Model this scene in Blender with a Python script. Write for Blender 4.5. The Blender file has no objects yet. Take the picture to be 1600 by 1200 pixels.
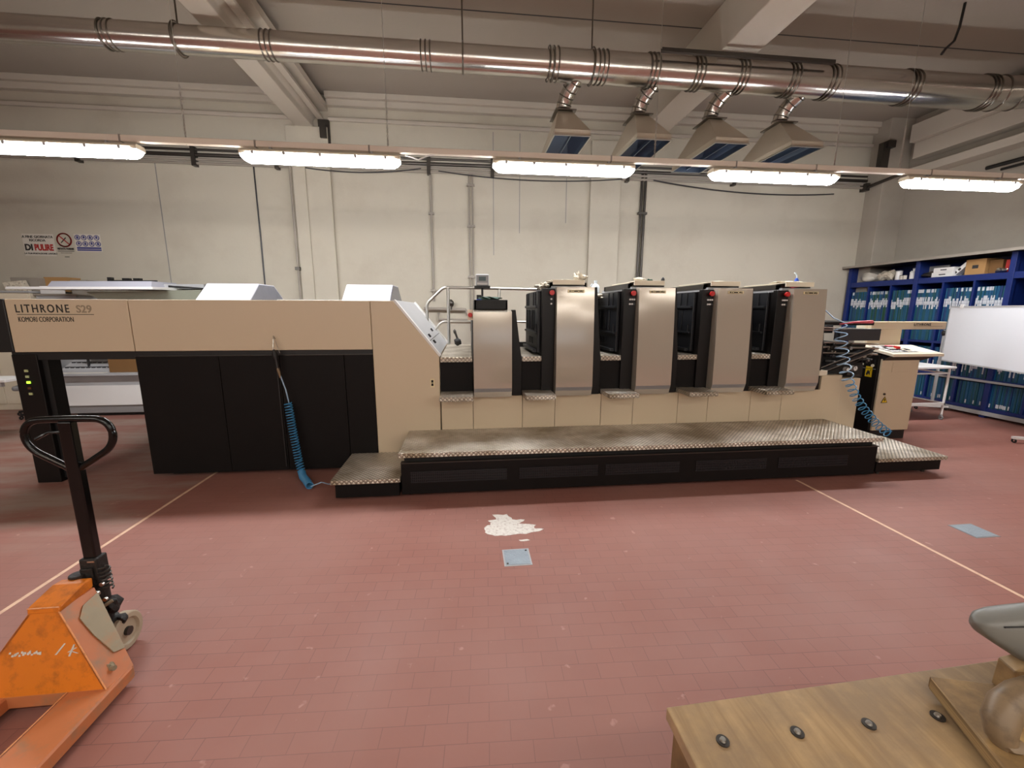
import bpy, bmesh, math, random
from mathutils import Vector, Matrix
random.seed(7)
sc = bpy.context.scene
PI = math.pi
COL = sc.collection

# ------------------------------------------------------------------ camera, world, exposure
cam_d = bpy.data.cameras.new('camera')
cam = bpy.data.objects.new('camera', cam_d); COL.objects.link(cam)
cam_d.sensor_width = 36.0
cam_d.lens = 646.65 / 1600 * 36.0
cam_d.clip_start = 0.05
YAW, PITCH, ROLL = math.radians(6.20), math.radians(10.158), math.radians(0.14)
fw = Vector((math.sin(YAW)*math.cos(PITCH), math.cos(YAW)*math.cos(PITCH), -math.sin(PITCH)))
rt = Vector((math.cos(YAW), -math.sin(YAW), 0)); up = rt.cross(fw)
r2 = rt*math.cos(ROLL) + up*math.sin(ROLL); u2 = up*math.cos(ROLL) - rt*math.sin(ROLL)
m3 = Matrix((r2, u2, -fw)).transposed()
cam.matrix_world = Matrix.Translation((0, 0, 1.6)) @ m3.to_4x4()
sc.camera = cam
w = bpy.data.worlds.new('world'); sc.world = w; w.use_nodes = True
w.node_tree.nodes['Background'].inputs[0].default_value = (0.5, 0.55, 0.62, 1)
w.node_tree.nodes['Background'].inputs[1].default_value = 2.0
sc.view_settings.view_transform = 'Standard'
sc.view_settings.look = 'None'
sc.view_settings.gamma = 1.0
sc.view_settings.use_curve_mapping = False
sc.view_settings.exposure = 0.42
LAMP = 70.0          # emission of the tube diffusers
LAMP_BACK = 25.0
sc.cycles.max_bounces = 8
sc.cycles.diffuse_bounces = 4
sc.cycles.sample_clamp_indirect = 6.0

# ------------------------------------------------------------------ materials
def srgb(r, g, b):
    f = lambda c: (c/255/12.92) if c/255 <= 0.04045 else ((c/255+0.055)/1.055)**2.4
    return (f(r), f(g), f(b), 1)
MATS = {}
def mat(name, col, rough=0.5, metal=0.0, var=0.06, vscale=3.0, bump=0.0, bscale=60.0, spec=0.5, coat=0.0, dirt=None, dscale=2.0, damt=0.4, aniso=None):
    m = bpy.data.materials.new(name); m.use_nodes = True
    nt = m.node_tree; N = nt.nodes; Lk = nt.links
    b = N['Principled BSDF']
    b.inputs['Roughness'].default_value = rough
    b.inputs['Metallic'].default_value = metal
    b.inputs['Specular IOR Level'].default_value = spec
    if coat: b.inputs['Coat Weight'].default_value = coat; b.inputs['Coat Roughness'].default_value = 0.08
    tc = N.new('ShaderNodeTexCoord')
    no = N.new('ShaderNodeTexNoise'); no.inputs['Scale'].default_value = vscale; no.inputs['Detail'].default_value = 5
    Lk.new(tc.outputs['Object'], no.inputs['Vector'])
    if aniso:
        mp = N.new('ShaderNodeMapping'); mp.inputs['Scale'].default_value = aniso
        Lk.new(tc.outputs['Object'], mp.inputs['Vector']); Lk.new(mp.outputs[0], no.inputs['Vector'])
    mx = N.new('ShaderNodeMix'); mx.data_type = 'RGBA'
    c = srgb(*col)
    mx.inputs[6].default_value = tuple(min(1, v*(1-var)) for v in c[:3]) + (1,)
    mx.inputs[7].default_value = tuple(min(1, v*(1+var)) for v in c[:3]) + (1,)
    Lk.new(no.outputs[0], mx.inputs[0])
    out = mx.outputs[2]
    if dirt:
        n2 = N.new('ShaderNodeTexNoise'); n2.inputs['Scale'].default_value = dscale; n2.inputs['Detail'].default_value = 8; n2.inputs['Roughness'].default_value = 0.65
        Lk.new(tc.outputs['Object'], n2.inputs['Vector'])
        rp = N.new('ShaderNodeValToRGB'); rp.color_ramp.elements[0].position = 0.5; rp.color_ramp.elements[1].position = 0.7
        rp.color_ramp.elements[1].color = (damt, damt, damt, 1)
        Lk.new(n2.outputs[0], rp.inputs[0])
        m2 = N.new('ShaderNodeMix'); m2.data_type = 'RGBA'; m2.inputs[7].default_value = srgb(*dirt)
        Lk.new(rp.outputs[0], m2.inputs[0]); Lk.new(out, m2.inputs[6]); out = m2.outputs[2]
    Lk.new(out, b.inputs['Base Color'])
    if bump:
        n3 = N.new('ShaderNodeTexNoise'); n3.inputs['Scale'].default_value = bscale; n3.inputs['Detail'].default_value = 4
        Lk.new(tc.outputs['Object'], n3.inputs['Vector'])
        bp = N.new('ShaderNodeBump'); bp.inputs['Strength'].default_value = bump; bp.inputs['Distance'].default_value = 0.01
        Lk.new(n3.outputs[0], bp.inputs['Height']); Lk.new(bp.outputs[0], b.inputs['Normal'])
    MATS[name] = m
    return m
def emis(name, col, strength):
    m = bpy.data.materials.new(name); m.use_nodes = True
    b = m.node_tree.nodes['Principled BSDF']
    b.inputs['Base Color'].default_value = srgb(*col)
    b.inputs['Emission Color'].default_value = srgb(*col)
    b.inputs['Emission Strength'].default_value = strength
    return m

def floor_mat():
    m = bpy.data.materials.new('klinker_floor'); m.use_nodes = True
    nt = m.node_tree; N = nt.nodes; L = nt.links; b = N['Principled BSDF']
    tc = N.new('ShaderNodeTexCoord')
    mp = N.new('ShaderNodeMapping'); mp.inputs['Rotation'].default_value = (0, 0, 0.045)
    L.new(tc.outputs['Object'], mp.inputs[0])
    br = N.new('ShaderNodeTexBrick'); br.inputs['Scale'].default_value = 1.0
    br.inputs['Brick Width'].default_value = 0.165; br.inputs['Row Height'].default_value = 0.081
    br.inputs['Mortar Size'].default_value = 0.0016; br.inputs['Mortar Smooth'].default_value = 0.3
    br.inputs['Color1'].default_value = srgb(150, 98, 86); br.inputs['Color2'].default_value = srgb(146, 94, 82)
    br.inputs['Mortar'].default_value = srgb(118, 78, 69)
    L.new(mp.outputs[0], br.inputs[0])
    n1 = N.new('ShaderNodeTexNoise'); n1.inputs['Scale'].default_value = 0.9; n1.inputs['Detail'].default_value = 6
    L.new(tc.outputs['Object'], n1.inputs[0])
    r1 = N.new('ShaderNodeValToRGB'); r1.color_ramp.elements[0].position = 0.35; r1.color_ramp.elements[1].position = 0.7
    r1.color_ramp.elements[0].color = (0, 0, 0, 1); r1.color_ramp.elements[1].color = (0.6, 0.6, 0.6, 1)
    L.new(n1.outputs[0], r1.inputs[0])
    mx = N.new('ShaderNodeMix'); mx.data_type = 'RGBA'; mx.inputs[7].default_value = srgb(160, 118, 107)
    L.new(r1.outputs[0], mx.inputs[0]); L.new(br.outputs[0], mx.inputs[6])
    # cement dust trodden in left of the tape line and along the far aisle
    sx = N.new('ShaderNodeSeparateXYZ'); L.new(tc.outputs['Object'], sx.inputs[0])
    n2 = N.new('ShaderNodeTexNoise'); n2.inputs['Scale'].default_value = 1.6; n2.inputs['Detail'].default_value = 7; n2.inputs['Roughness'].default_value = 0.6
    mp2 = N.new('ShaderNodeMapping'); mp2.inputs['Scale'].default_value = (0.6, 2.2, 1)
    L.new(tc.outputs['Object'], mp2.inputs[0]); L.new(mp2.outputs[0], n2.inputs[0])
    a = N.new('ShaderNodeMapRange'); a.inputs[1].default_value = -2.48; a.inputs[2].default_value = -2.54; a.inputs[3].default_value = 0; a.inputs[4].default_value = 1
    L.new(sx.outputs[0], a.inputs[0])
    a2 = N.new('ShaderNodeMapRange'); a2.inputs[1].default_value = 2.6; a2.inputs[2].default_value = 3.6
    L.new(sx.outputs[1], a2.inputs[0])
    r2 = N.new('ShaderNodeMapRange'); r2.inputs[1].default_value = 0.42; r2.inputs[2].default_value = 0.62
    L.new(n2.outputs[0], r2.inputs[0])
    p = N.new('ShaderNodeMath'); p.operation = 'MULTIPLY'; L.new(a.outputs[0], p.inputs[0]); L.new(a2.outputs[0], p.inputs[1])
    p2 = N.new('ShaderNodeMath'); p2.operation = 'MULTIPLY'; L.new(p.outputs[0], p2.inputs[0]); L.new(r2.outputs[0], p2.inputs[1])
    p3 = N.new('ShaderNodeMath'); p3.operation = 'MULTIPLY'; p3.inputs[1].default_value = 0.85; L.new(p2.outputs[0], p3.inputs[0])
    mx2 = N.new('ShaderNodeMix'); mx2.data_type = 'RGBA'; mx2.inputs[7].default_value = srgb(162, 142, 130)
    L.new(p3.outputs[0], mx2.inputs[0]); L.new(mx.outputs[2], mx2.inputs[6])
    # small pale scuffs
    n4 = N.new('ShaderNodeTexNoise'); n4.inputs['Scale'].default_value = 14; n4.inputs['Detail'].default_value = 3
    L.new(tc.outputs['Object'], n4.inputs[0])
    r4 = N.new('ShaderNodeValToRGB'); r4.color_ramp.elements[0].position = 0.70; r4.color_ramp.elements[1].position = 0.76
    r4.color_ramp.elements[1].color = (0.5, 0.5, 0.5, 1)
    L.new(n4.outputs[0], r4.inputs[0])
    mx3 = N.new('ShaderNodeMix'); mx3.data_type = 'RGBA'; mx3.inputs[7].default_value = srgb(196, 150, 138)
    L.new(r4.outputs[0], mx3.inputs[0]); L.new(mx2.outputs[2], mx3.inputs[6])
    L.new(mx3.outputs[2], b.inputs['Base Color'])
    n3 = N.new('ShaderNodeTexNoise'); n3.inputs['Scale'].default_value = 2.5; n3.inputs['Detail'].default_value = 5
    L.new(tc.outputs['Object'], n3.inputs[0])
    rr = N.new('ShaderNodeMapRange'); rr.inputs[3].default_value = 0.42; rr.inputs[4].default_value = 0.68
    L.new(n3.outputs[0], rr.inputs[0]); L.new(rr.outputs[0], b.inputs['Roughness'])
    bp = N.new('ShaderNodeBump'); bp.inputs['Strength'].default_value = 0.25; bp.inputs['Distance'].default_value = 0.002; bp.invert = True
    L.new(br.outputs[1], bp.inputs['Height']); L.new(bp.outputs[0], b.inputs['Normal'])
    b.inputs['Specular IOR Level'].default_value = 0.4
    return m

def tread_mat():
    m = bpy.data.materials.new('tread_plate'); m.use_nodes = True
    nt = m.node_tree; N = nt.nodes; L = nt.links; b = N['Principled BSDF']
    tc = N.new('ShaderNodeTexCoord')
    geo = N.new('ShaderNodeSeparateXYZ'); L.new(tc.outputs['Object'], geo.inputs[0])
    def math_(op, a, bb=None, v=None):
        n = N.new('ShaderNodeMath'); n.operation = op; L.new(a, n.inputs[0])
        if bb is not None: L.new(bb, n.inputs[1])
        if v is not None: n.inputs[1].default_value = v
        return n.outputs[0]
    yz = math_('ADD', geo.outputs[1], geo.outputs[2])
    u = math_('MULTIPLY', math_('ADD', geo.outputs[0], yz), v=2*PI/0.078)
    v = math_('MULTIPLY', math_('SUBTRACT', geo.outputs[0], yz), v=2*PI/0.078)
    pr = math_('MULTIPLY', math_('SINE', u), math_('SINE', v))
    ab = math_('ABSOLUTE', pr)
    h = math_('SMOOTH_MIN', ab, v=0.6)
    bp = N.new('ShaderNodeBump'); bp.inputs['Strength'].default_value = 1.0; bp.inputs['Distance'].default_value = 0.006
    L.new(ab, bp.inputs['Height']); L.new(bp.outputs[0], b.inputs['Normal'])
    n = N.new('ShaderNodeTexNoise'); n.inputs['Scale'].default_value = 2.2; n.inputs['Detail'].default_value = 8; n.inputs['Roughness'].default_value = 0.65
    L.new(tc.outputs['Object'], n.inputs[0])
    cr = N.new('ShaderNodeValToRGB')
    cr.color_ramp.elements[0].position = 0.36; cr.color_ramp.elements[0].color = srgb(164, 148, 124)
    cr.color_ramp.elements[1].position = 0.62; cr.color_ramp.elements[1].color = srgb(245, 236, 222)
    L.new(n.outputs[0], cr.inputs[0])
    mx = N.new('ShaderNodeMix'); mx.data_type = 'RGBA'; mx.blend_type = 'MULTIPLY'
    rg = N.new('ShaderNodeMapRange'); rg.inputs[1].default_value = 0.0; rg.inputs[2].default_value = 0.6; rg.inputs[3].default_value = 0.42; rg.inputs[4].default_value = 1.0  # relief shade put into the colour: darker between the raised studs
    L.new(ab, rg.inputs[0]); mx.inputs[0].default_value = 1.0
    L.new(cr.outputs[0], mx.inputs[6]); L.new(rg.outputs[0], mx.inputs[7])
    L.new(mx.outputs[2], b.inputs['Base Color'])
    b.inputs['Metallic'].default_value = 0.4; b.inputs['Roughness'].default_value = 0.34
    return m

def wood_mat(name, c1, c2, scale=(2, 30, 30), rough=0.35, smudge=None):
    m = bpy.data.materials.new(name); m.use_nodes = True
    nt = m.node_tree; N = nt.nodes; L = nt.links; b = N['Principled BSDF']
    tc = N.new('ShaderNodeTexCoord'); mp = N.new('ShaderNodeMapping'); mp.inputs['Scale'].default_value = scale
    L.new(tc.outputs['Object'], mp.inputs[0])
    n = N.new('ShaderNodeTexNoise'); n.inputs['Scale'].default_value = 1.5; n.inputs['Detail'].default_value = 8; n.inputs['Roughness'].default_value = 0.6; n.inputs['Distortion'].default_value = 0.6
    L.new(mp.outputs[0], n.inputs[0])
    cr = N.new('ShaderNodeValToRGB'); cr.color_ramp.elements[0].position = 0.3; cr.color_ramp.elements[1].position = 0.7
    cr.color_ramp.elements[0].color = srgb(*c1); cr.color_ramp.elements[1].color = srgb(*c2)
    L.new(n.outputs[0], cr.inputs[0])
    out = cr.outputs[0]
    if smudge:
        n2 = N.new('ShaderNodeTexNoise'); n2.inputs['Scale'].default_value = 6; n2.inputs['Detail'].default_value = 9; n2.inputs['Roughness'].default_value = 0.7
        L.new(tc.outputs['Object'], n2.inputs[0])
        r = N.new('ShaderNodeValToRGB'); r.color_ramp.elements[0].position = 0.40; r.color_ramp.elements[1].position = 0.62
        r.color_ramp.elements[1].color = (0.75, 0.75, 0.75, 1)
        L.new(n2.outputs[0], r.inputs[0])
        mx = N.new('ShaderNodeMix'); mx.data_type = 'RGBA'; mx.inputs[7].default_value = srgb(*smudge)
        L.new(r.outputs[0], mx.inputs[0]); L.new(out, mx.inputs[6]); out = mx.outputs[2]
    L.new(out, b.inputs['Base Color']); b.inputs['Roughness'].default_value = rough
    return m

M = {
 'floor': floor_mat(), 'tread': tread_mat(),
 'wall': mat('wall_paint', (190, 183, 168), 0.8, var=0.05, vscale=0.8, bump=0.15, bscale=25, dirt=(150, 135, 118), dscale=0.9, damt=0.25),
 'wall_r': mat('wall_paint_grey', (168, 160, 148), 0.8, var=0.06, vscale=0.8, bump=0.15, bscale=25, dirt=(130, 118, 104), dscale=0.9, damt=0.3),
 'ceil': mat('ceiling_concrete', (160, 152, 142), 0.85, var=0.06, vscale=0.6, bump=0.2, bscale=20),
 'beam': mat('beam_concrete', (190, 182, 170), 0.8, var=0.05, vscale=1.0),
 'beige': mat('beige_enamel', (206, 188, 160), 0.42, var=0.02, vscale=1.2, bump=0.03, bscale=150),
 'cover': mat('tower_cover_enamel', (186, 176, 162), 0.14, metal=0.3, var=0.02, vscale=1.5, coat=0.5),
 'black': mat('black_enamel', (18, 15, 14), 0.42, spec=0.3, var=0.1),
 'blackp': mat('black_plastic', (20, 19, 19), 0.5, var=0.1),
 'door': mat('charcoal_door', (17, 13, 12), 0.6, spec=0.2, var=0.08, vscale=2, dirt=(25, 19, 17), dscale=3, damt=0.3),
 'guard': mat('guard_plastic', (30, 31, 35), 0.45, var=0.1),
 'dgrey': mat('dark_grey', (58, 58, 62), 0.4, metal=0.3, var=0.1),
 'white': mat('white_enamel', (226, 224, 222), 0.4, var=0.02),
 'cream': mat('cream_enamel', (226, 214, 192), 0.4, var=0.02),
 'lgrey': mat('light_grey', (168, 168, 170), 0.4, var=0.05),
 'mgrey': mat('mid_grey', (134, 132, 132), 0.5, var=0.05),
 'green': mat('pale_green_metal', (158, 162, 146), 0.5, var=0.03),
 'board': mat('whiteboard_surface', (224, 226, 232), 0.25, var=0.01),
 'zinc': mat('galvanised_duct', (206, 202, 196), 0.22, metal=1.0, var=0.1, vscale=4, aniso=(0.6, 6, 6), bump=0.03, bscale=6),
 'zincd': mat('galvanised_clip', (120, 114, 106), 0.3, metal=1.0, var=0.1),
 'hood': mat('hood_sheet', (188, 176, 158), 0.42, metal=0.55, var=0.06, vscale=2),
 'lining': mat('hood_inner_zinc', (112, 124, 142), 0.3, metal=0.95, var=0.15, vscale=5),
 'steel': mat('brushed_steel', (196, 194, 188), 0.28, metal=1.0, var=0.06),
 'darksteel': mat('dark_steel', (80, 76, 72), 0.4, metal=0.8, var=0.1),
 'conduit': mat('grey_conduit', (150, 142, 132), 0.5, var=0.05),
 'rail': mat('lamp_rail', (238, 228, 214), 0.5, var=0.03),
 'blue': mat('shelf_blue', (14, 38, 104), 0.45, var=0.08),
 'pblue': mat('folder_blue', (26, 84, 122), 0.35, var=0.12, vscale=6),
 'pteal': mat('folder_teal', (26, 80, 94), 0.35, var=0.12, vscale=6),
 'pnavy': mat('folder_navy', (26, 56, 104), 0.35, var=0.12, vscale=6),
 'pgreen': mat('folder_green', (36, 78, 62), 0.4, var=0.12, vscale=6),
 'tag': mat('paper_tag', (206, 208, 214), 0.7, var=0.05, vscale=40, dirt=(120, 130, 150), dscale=60, damt=0.6),
 'paper': mat('paper', (206, 200, 190), 0.8, var=0.03),
 'orange': mat('orange_paint', (214, 118, 24), 0.4, var=0.08, vscale=4, dirt=(120, 62, 24), dscale=14, damt=0.6),
 'orangef': mat('orange_fork_paint', (188, 112, 68), 0.5, var=0.14, vscale=5, dirt=(150, 116, 88), dscale=9, damt=0.95),
 'scuff': mat('bare_worn_metal', (142, 128, 104), 0.5, metal=0.3, var=0.12, vscale=20, dirt=(170, 112, 70), dscale=18, damt=0.5),
 'jackb': mat('jack_black', (7, 7, 7), 0.2, var=0.1, spec=0.35, coat=0.1),
 'wheel': mat('nylon_wheel', (176, 160, 136), 0.5, var=0.06),
 'gdirt': mat('greasy_black', (26, 22, 19), 0.6, var=0.3, vscale=30, bump=0.4, bscale=80),
 'hose': mat('blue_hose', (58, 130, 176), 0.3, var=0.05),
 'hosew': mat('pale_hose', (150, 178, 204), 0.3, var=0.05),
 'cardb': mat('cardboard', (172, 132, 84), 0.8, var=0.06, vscale=6),
 'cardd': mat('brown_card', (116, 82, 44), 0.8, var=0.06, vscale=6),
 'bench': wood_mat('bench_plywood', (142, 114, 80), (184, 154, 112), scale=(22, 1.6, 10), rough=0.32, smudge=(134, 112, 88)),
 'ply': wood_mat('old_plywood', (112, 82, 50), (172, 138, 88), scale=(6, 6, 6), rough=0.55, smudge=(92, 70, 44)),
 'plyedge': wood_mat('plywood_edge', (92, 68, 42), (176, 144, 96), scale=(1, 1, 160), rough=0.6),
 'cast': mat('worn_cast_handle', (128, 106, 80), 0.45, var=0.15, vscale=8, dirt=(70, 56, 42), dscale=25, damt=0.6),
 'pad': mat('grey_moulded_plastic', (116, 114, 108), 0.42, var=0.05, vscale=5),
 'dullred': mat('dull_red_sheet', (136, 88, 78), 0.6),
 'hoodwhite': mat('hood_white', (176, 176, 188), 0.5, var=0.04, vscale=4),
 'wornedge': mat('worn_paint_edge', (222, 150, 96), 0.5, var=0.2, vscale=30, dirt=(150, 96, 60), dscale=30, damt=0.8),
 'red': mat('red_button', (196, 30, 28), 0.35),
 'redp': mat('red_print', (168, 40, 36), 0.7),
 'inkk': mat('black_print', (46, 42, 40), 0.7),
 'inkg': mat('grey_print', (150, 134, 112), 0.5),
 'inkb': mat('blue_print', (62, 66, 128), 0.7),
 'gold': mat('badge_gold', (226, 212, 170), 0.35, metal=0.2),
 'yellow': mat('warning_yellow', (232, 192, 24), 0.5),
 'tape': mat('floor_tape', (226, 190, 160), 0.6, var=0.08, vscale=10, dirt=(170, 110, 90), dscale=12, damt=0.6),
 'patch': mat('white_floor_filler', (222, 216, 208), 0.75, var=0.1, vscale=30, dirt=(150, 120, 108), dscale=40, damt=0.7, bump=0.5, bscale=60),
 'drain': mat('zinc_cover_plate', (142, 152, 160), 0.4, metal=0.4, var=0.2, vscale=14, bump=0.4, bscale=90),
 'rag': mat('stained_cloth', (206, 196, 178), 0.9, var=0.1, vscale=20, dirt=(92, 84, 70), dscale=25, damt=0.8, bump=0.6, bscale=50),
 'raggreen': mat('green_black_cloth', (36, 70, 56), 0.8, var=0.5, vscale=20, dirt=(20, 22, 22), dscale=25, damt=0.9, bump=0.6, bscale=50),
 'plastic': mat('milky_plastic', (214, 224, 232), 0.3, var=0.03),
 'bag': mat('crumpled_bag', (196, 190, 178), 0.4, var=0.25, vscale=18, bump=0.8, bscale=30),
 'bluep': mat('bright_blue', (34, 82, 190), 0.4),
 'pink': mat('pink_tip', (214, 92, 108), 0.5),
 'lcd': mat('lcd_grey', (96, 112, 116), 0.3),
 'film': mat('grey_film', (92, 94, 104), 0.25, var=0.15, vscale=8),
 'led_on': emis('led_green', (170, 240, 60), 1.6), 'led_w': mat('led_pale', (196, 206, 150), 0.4), 'led_o': mat('led_brown', (96, 60, 34), 0.4),
 'tube': emis('lamp_diffuser', (250, 251, 252), LAMP),
 'tubeb': emis('lamp_diffuser_near', (255, 249, 240), LAMP_BACK),
}
def glass_mat():
    m = bpy.data.materials.new('window_glass'); m.use_nodes = True
    b = m.node_tree.nodes['Principled BSDF']
    b.inputs['Transmission Weight'].default_value = 1.0; b.inputs['Roughness'].default_value = 0.02
    return m
M['glass'] = glass_mat()

# ------------------------------------------------------------------ mesh builder
class MB:
    def __init__(s): s.bm = bmesh.new()
    def box(s, x0, x1, y0, y1, z0, z1):
        v = [s.bm.verts.new(p) for p in ((x0,y0,z0),(x1,y0,z0),(x1,y1,z0),(x0,y1,z0),(x0,y0,z1),(x1,y0,z1),(x1,y1,z1),(x0,y1,z1))]
        for f in ((3,2,1,0),(4,5,6,7),(0,1,5,4),(1,2,6,5),(2,3,7,6),(3,0,4,7)): s.bm.faces.new([v[i] for i in f])
        return s
    def loft(s, rings, cap=True, closed=True):
        R = [[s.bm.verts.new(p) for p in r] for r in rings]; n = len(R[0])
        for a, b in zip(R, R[1:]):
            for i in range(n if closed else n-1):
                j = (i+1) % n
                s.bm.faces.new((a[i], a[j], b[j], b[i]))
        if cap and closed:
            s.bm.faces.new(R[0][::-1]); s.bm.faces.new(R[-1])
        return s
    def prism(s, pts, axis, a, b):   # pts 2-D outline extruded along axis ('x': pts=(y,z), 'y': pts=(x,z), 'z': pts=(x,y))
        f = {'x': lambda p, t: (t, p[0], p[1]), 'y': lambda p, t: (p[0], t, p[1]), 'z': lambda p, t: (p[0], p[1], t)}[axis]
        return s.loft([[f(p, a) for p in pts], [f(p, b) for p in pts]])
    def tube(s, path, r, n=10, cap=True, rs=None):
        P = [Vector(p) for p in path]; rings = []; prev = None
        for i, p in enumerate(P):
            t = (P[min(i+1, len(P)-1)] - P[max(i-1, 0)]).normalized()
            if prev is None:
                a = t.cross(Vector((0, 0, 1)))
                if a.length < 1e-3: a = t.cross(Vector((0, 1, 0)))
                a.normalize()
            else:
                a = prev - t*prev.dot(t)
                if a.length < 1e-5: a = t.orthogonal()
                a.normalize()
            prev = a; b = t.cross(a); rr = rs[i] if rs else r
            rings.append([p + (a*math.cos(2*PI*k/n) + b*math.sin(2*PI*k/n))*rr for k in range(n)])
        return s.loft(rings, cap=cap)
    def cyl(s, p0, p1, r, n=20, r1=None):
        return s.tube([p0, p1], r, n, rs=[r, r if r1 is None else r1])
    def ring(s, c, axis, R, r, n=28, m=8):
        c = Vector(c); ax = Vector(axis).normalized(); a = ax.orthogonal().normalized(); b = ax.cross(a)
        rings = []
        for i in range(n):
            th = 2*PI*i/n; d = a*math.cos(th) + b*math.sin(th)
            rings.append([c + d*(R + r*math.cos(2*PI*k/m)) + ax*r*math.sin(2*PI*k/m) for k in range(m)])
        rings.append(rings[0])
        s.loft(rings, cap=False); return s
    def blob(s, c, size, seed=0, amp=0.25, sub=3):
        rnd = random.Random(seed); t = bmesh.new()
        bmesh.ops.create_icosphere(t, subdivisions=sub, radius=1)
        ph = [rnd.uniform(0, 6.28) for _ in range(9)]; fr = [rnd.uniform(2, 6) for _ in range(9)]
        for v in t.verts:
            k = 1 + amp*(math.sin(v.co.x*fr[0]+ph[0])*math.sin(v.co.y*fr[1]+ph[1]) + 0.6*math.sin(v.co.z*fr[2]+v.co.x*fr[3]*1.7+ph[2]) + 0.4*math.sin(v.co.y*fr[4]*2.5+ph[4]))
            v.co = Vector((v.co.x*size[0]*k, v.co.y*size[1]*k, v.co.z*size[2]*k)) + Vector(c)
        me = bpy.data.meshes.new('t'); t.to_mesh(me); t.free(); s.bm.from_mesh(me); bpy.data.meshes.remove(me)
        return s
    def sheet(s, f, nu, nv, th=0.003):
        g = [[Vector(f(i/nu, j/nv)) for j in range(nv+1)] for i in range(nu+1)]
        for off in (0, 1):
            vs = [[s.bm.verts.new(p + Vector((0, 0, -th*off))) for p in r] for r in g]
            for i in range(nu):
                for j in range(nv):
                    q = (vs[i][j], vs[i+1][j], vs[i+1][j+1], vs[i][j+1])
                    s.bm.faces.new(q if not off else q[::-1])
        return s
    def text(s, txt, x, y, z, size, sx=1.0, bold=0.0, depth=0.0015, align='LEFT', face='-y', shear=0, space=1.0):
        cu = bpy.data.curves.new('t', 'FONT'); cu.body = txt; cu.size = size; cu.extrude = depth; cu.offset = bold
        cu.align_x = align; cu.space_character = space; cu.resolution_u = 3
        o = bpy.data.objects.new('t', cu); COL.objects.link(o)
        dg = bpy.context.evaluated_depsgraph_get(); me = bpy.data.meshes.new_from_object(o.evaluated_get(dg))
        if face == '-y': T = Matrix(((sx, 0, 0, x), (0, 0, -1, y), (0, 1, 0, z), (0, 0, 0, 1)))
        else: T = Matrix(((0, 0, -1, x), (-sx, 0, 0, y), (0, 1, 0, z), (0, 0, 0, 1)))   # faces -x
        me.transform(T); s.bm.from_mesh(me)
        bpy.data.objects.remove(o); bpy.data.curves.remove(cu); bpy.data.meshes.remove(me)
        return s
    def xf(s, mx):
        bmesh.ops.transform(s.bm, matrix=mx, verts=s.bm.verts); return s
    def build(s, name, m, parent=None, smooth=False, bevel=0.0, local=False, label=None, seg=2, rot=0.0):
        bm = s.bm
        bmesh.ops.recalc_face_normals(bm, faces=bm.faces)
        if parent is not None:
            org = Vector((0, 0, 0)); q = parent
            while q: org += q.location; q = q.parent
            if local: org = Vector((0, 0, 0))
        else:
            xs = [v.co.x for v in bm.verts]; ys = [v.co.y for v in bm.verts]; zs = [v.co.z for v in bm.verts]
            org = Vector(((min(xs)+max(xs))/2, (min(ys)+max(ys))/2, min(zs)))
        bmesh.ops.translate(bm, verts=bm.verts, vec=-org)
        me = bpy.data.meshes.new(name); bm.to_mesh(me); bm.free()
        me.materials.append(M[m] if isinstance(m, str) else m)
        o = bpy.data.objects.new(name, me); COL.objects.link(o)
        if parent is not None: o.parent = parent
        else: o.location = org
        if smooth:
            for p in me.polygons: p.use_smooth = True
            me.set_sharp_from_angle(angle=math.radians(40)) if hasattr(me, 'set_sharp_from_angle') else None
        if bevel:
            b = o.modifiers.new('bevel', 'BEVEL'); b.width = bevel; b.segments = seg; b.limit_method = 'ANGLE'; b.angle_limit = math.radians(40)
            b.harden_normals = False
        if label: o['label'] = label
        return o
def tag(o, label, cat, group=None):
    o['label'] = label; o['category'] = cat
    if group: o['group'] = group
    return o
def struct(o): o['kind'] = 'structure'; return o
def thing(name, label, cat, loc=(0, 0, 0), rz=0.0, group=None):
    o = bpy.data.objects.new(name, None); COL.objects.link(o); o.empty_display_size = 0.1
    o.location = loc; o.rotation_euler = (0, 0, rz)
    return tag(o, label, cat, group)
def dup(root, loc, rz=None, label=None, group=None):
    r = root.copy(); COL.objects.link(r); r.location = loc
    if rz is not None: r.rotation_euler = (0, 0, rz)
    if label: r['label'] = label
    if group: r['group'] = group
    for ch in list(root.children):
        c = ch.copy(); COL.objects.link(c); c.parent = r
        for g in ch.children:
            d = g.copy(); COL.objects.link(d); d.parent = c
    return r
def arc(c, r, a0, a1, n, plane='xz'):
    out = []
    for i in range(n+1):
        a = a0 + (a1-a0)*i/n; u, v = r*math.cos(a), r*math.sin(a)
        out.append({'xz': (c[0]+u, c[1], c[2]+v), 'xy': (c[0]+u, c[1]+v, c[2]), 'yz': (c[0], c[1]+u, c[2]+v)}[plane])
    return out
exec_parts = []

# ------------------------------------------------------------------ room shell
XL, XR, YB, YF, ZC = -10.5, 8.45, 8.0, -14.0, 5.15
struct(MB().box(XL-.2, XR+.2, YF-.2, YB+.2, -0.2, 0).build('floor', 'floor')).location = (0, 0, -0.2)
bpy.data.objects['floor'].data.transform(Matrix.Translation((XL/2+XR/2, YF/2+YB/2, 0)))
struct(MB().box(XL-.2, XR+.2, YF-.2, YB+.2, ZC, ZC+.2).build('ceiling', 'ceil'))
struct(MB().box(XL-.2, XR+.2, YB, YB+.2, 0, ZC).build('wall_back', 'wall'))
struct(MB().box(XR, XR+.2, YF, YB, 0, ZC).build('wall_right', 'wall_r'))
struct(MB().box(XL-.2, XL, YF, YB, 0, ZC).build('wall_left', 'wall_r'))
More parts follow.
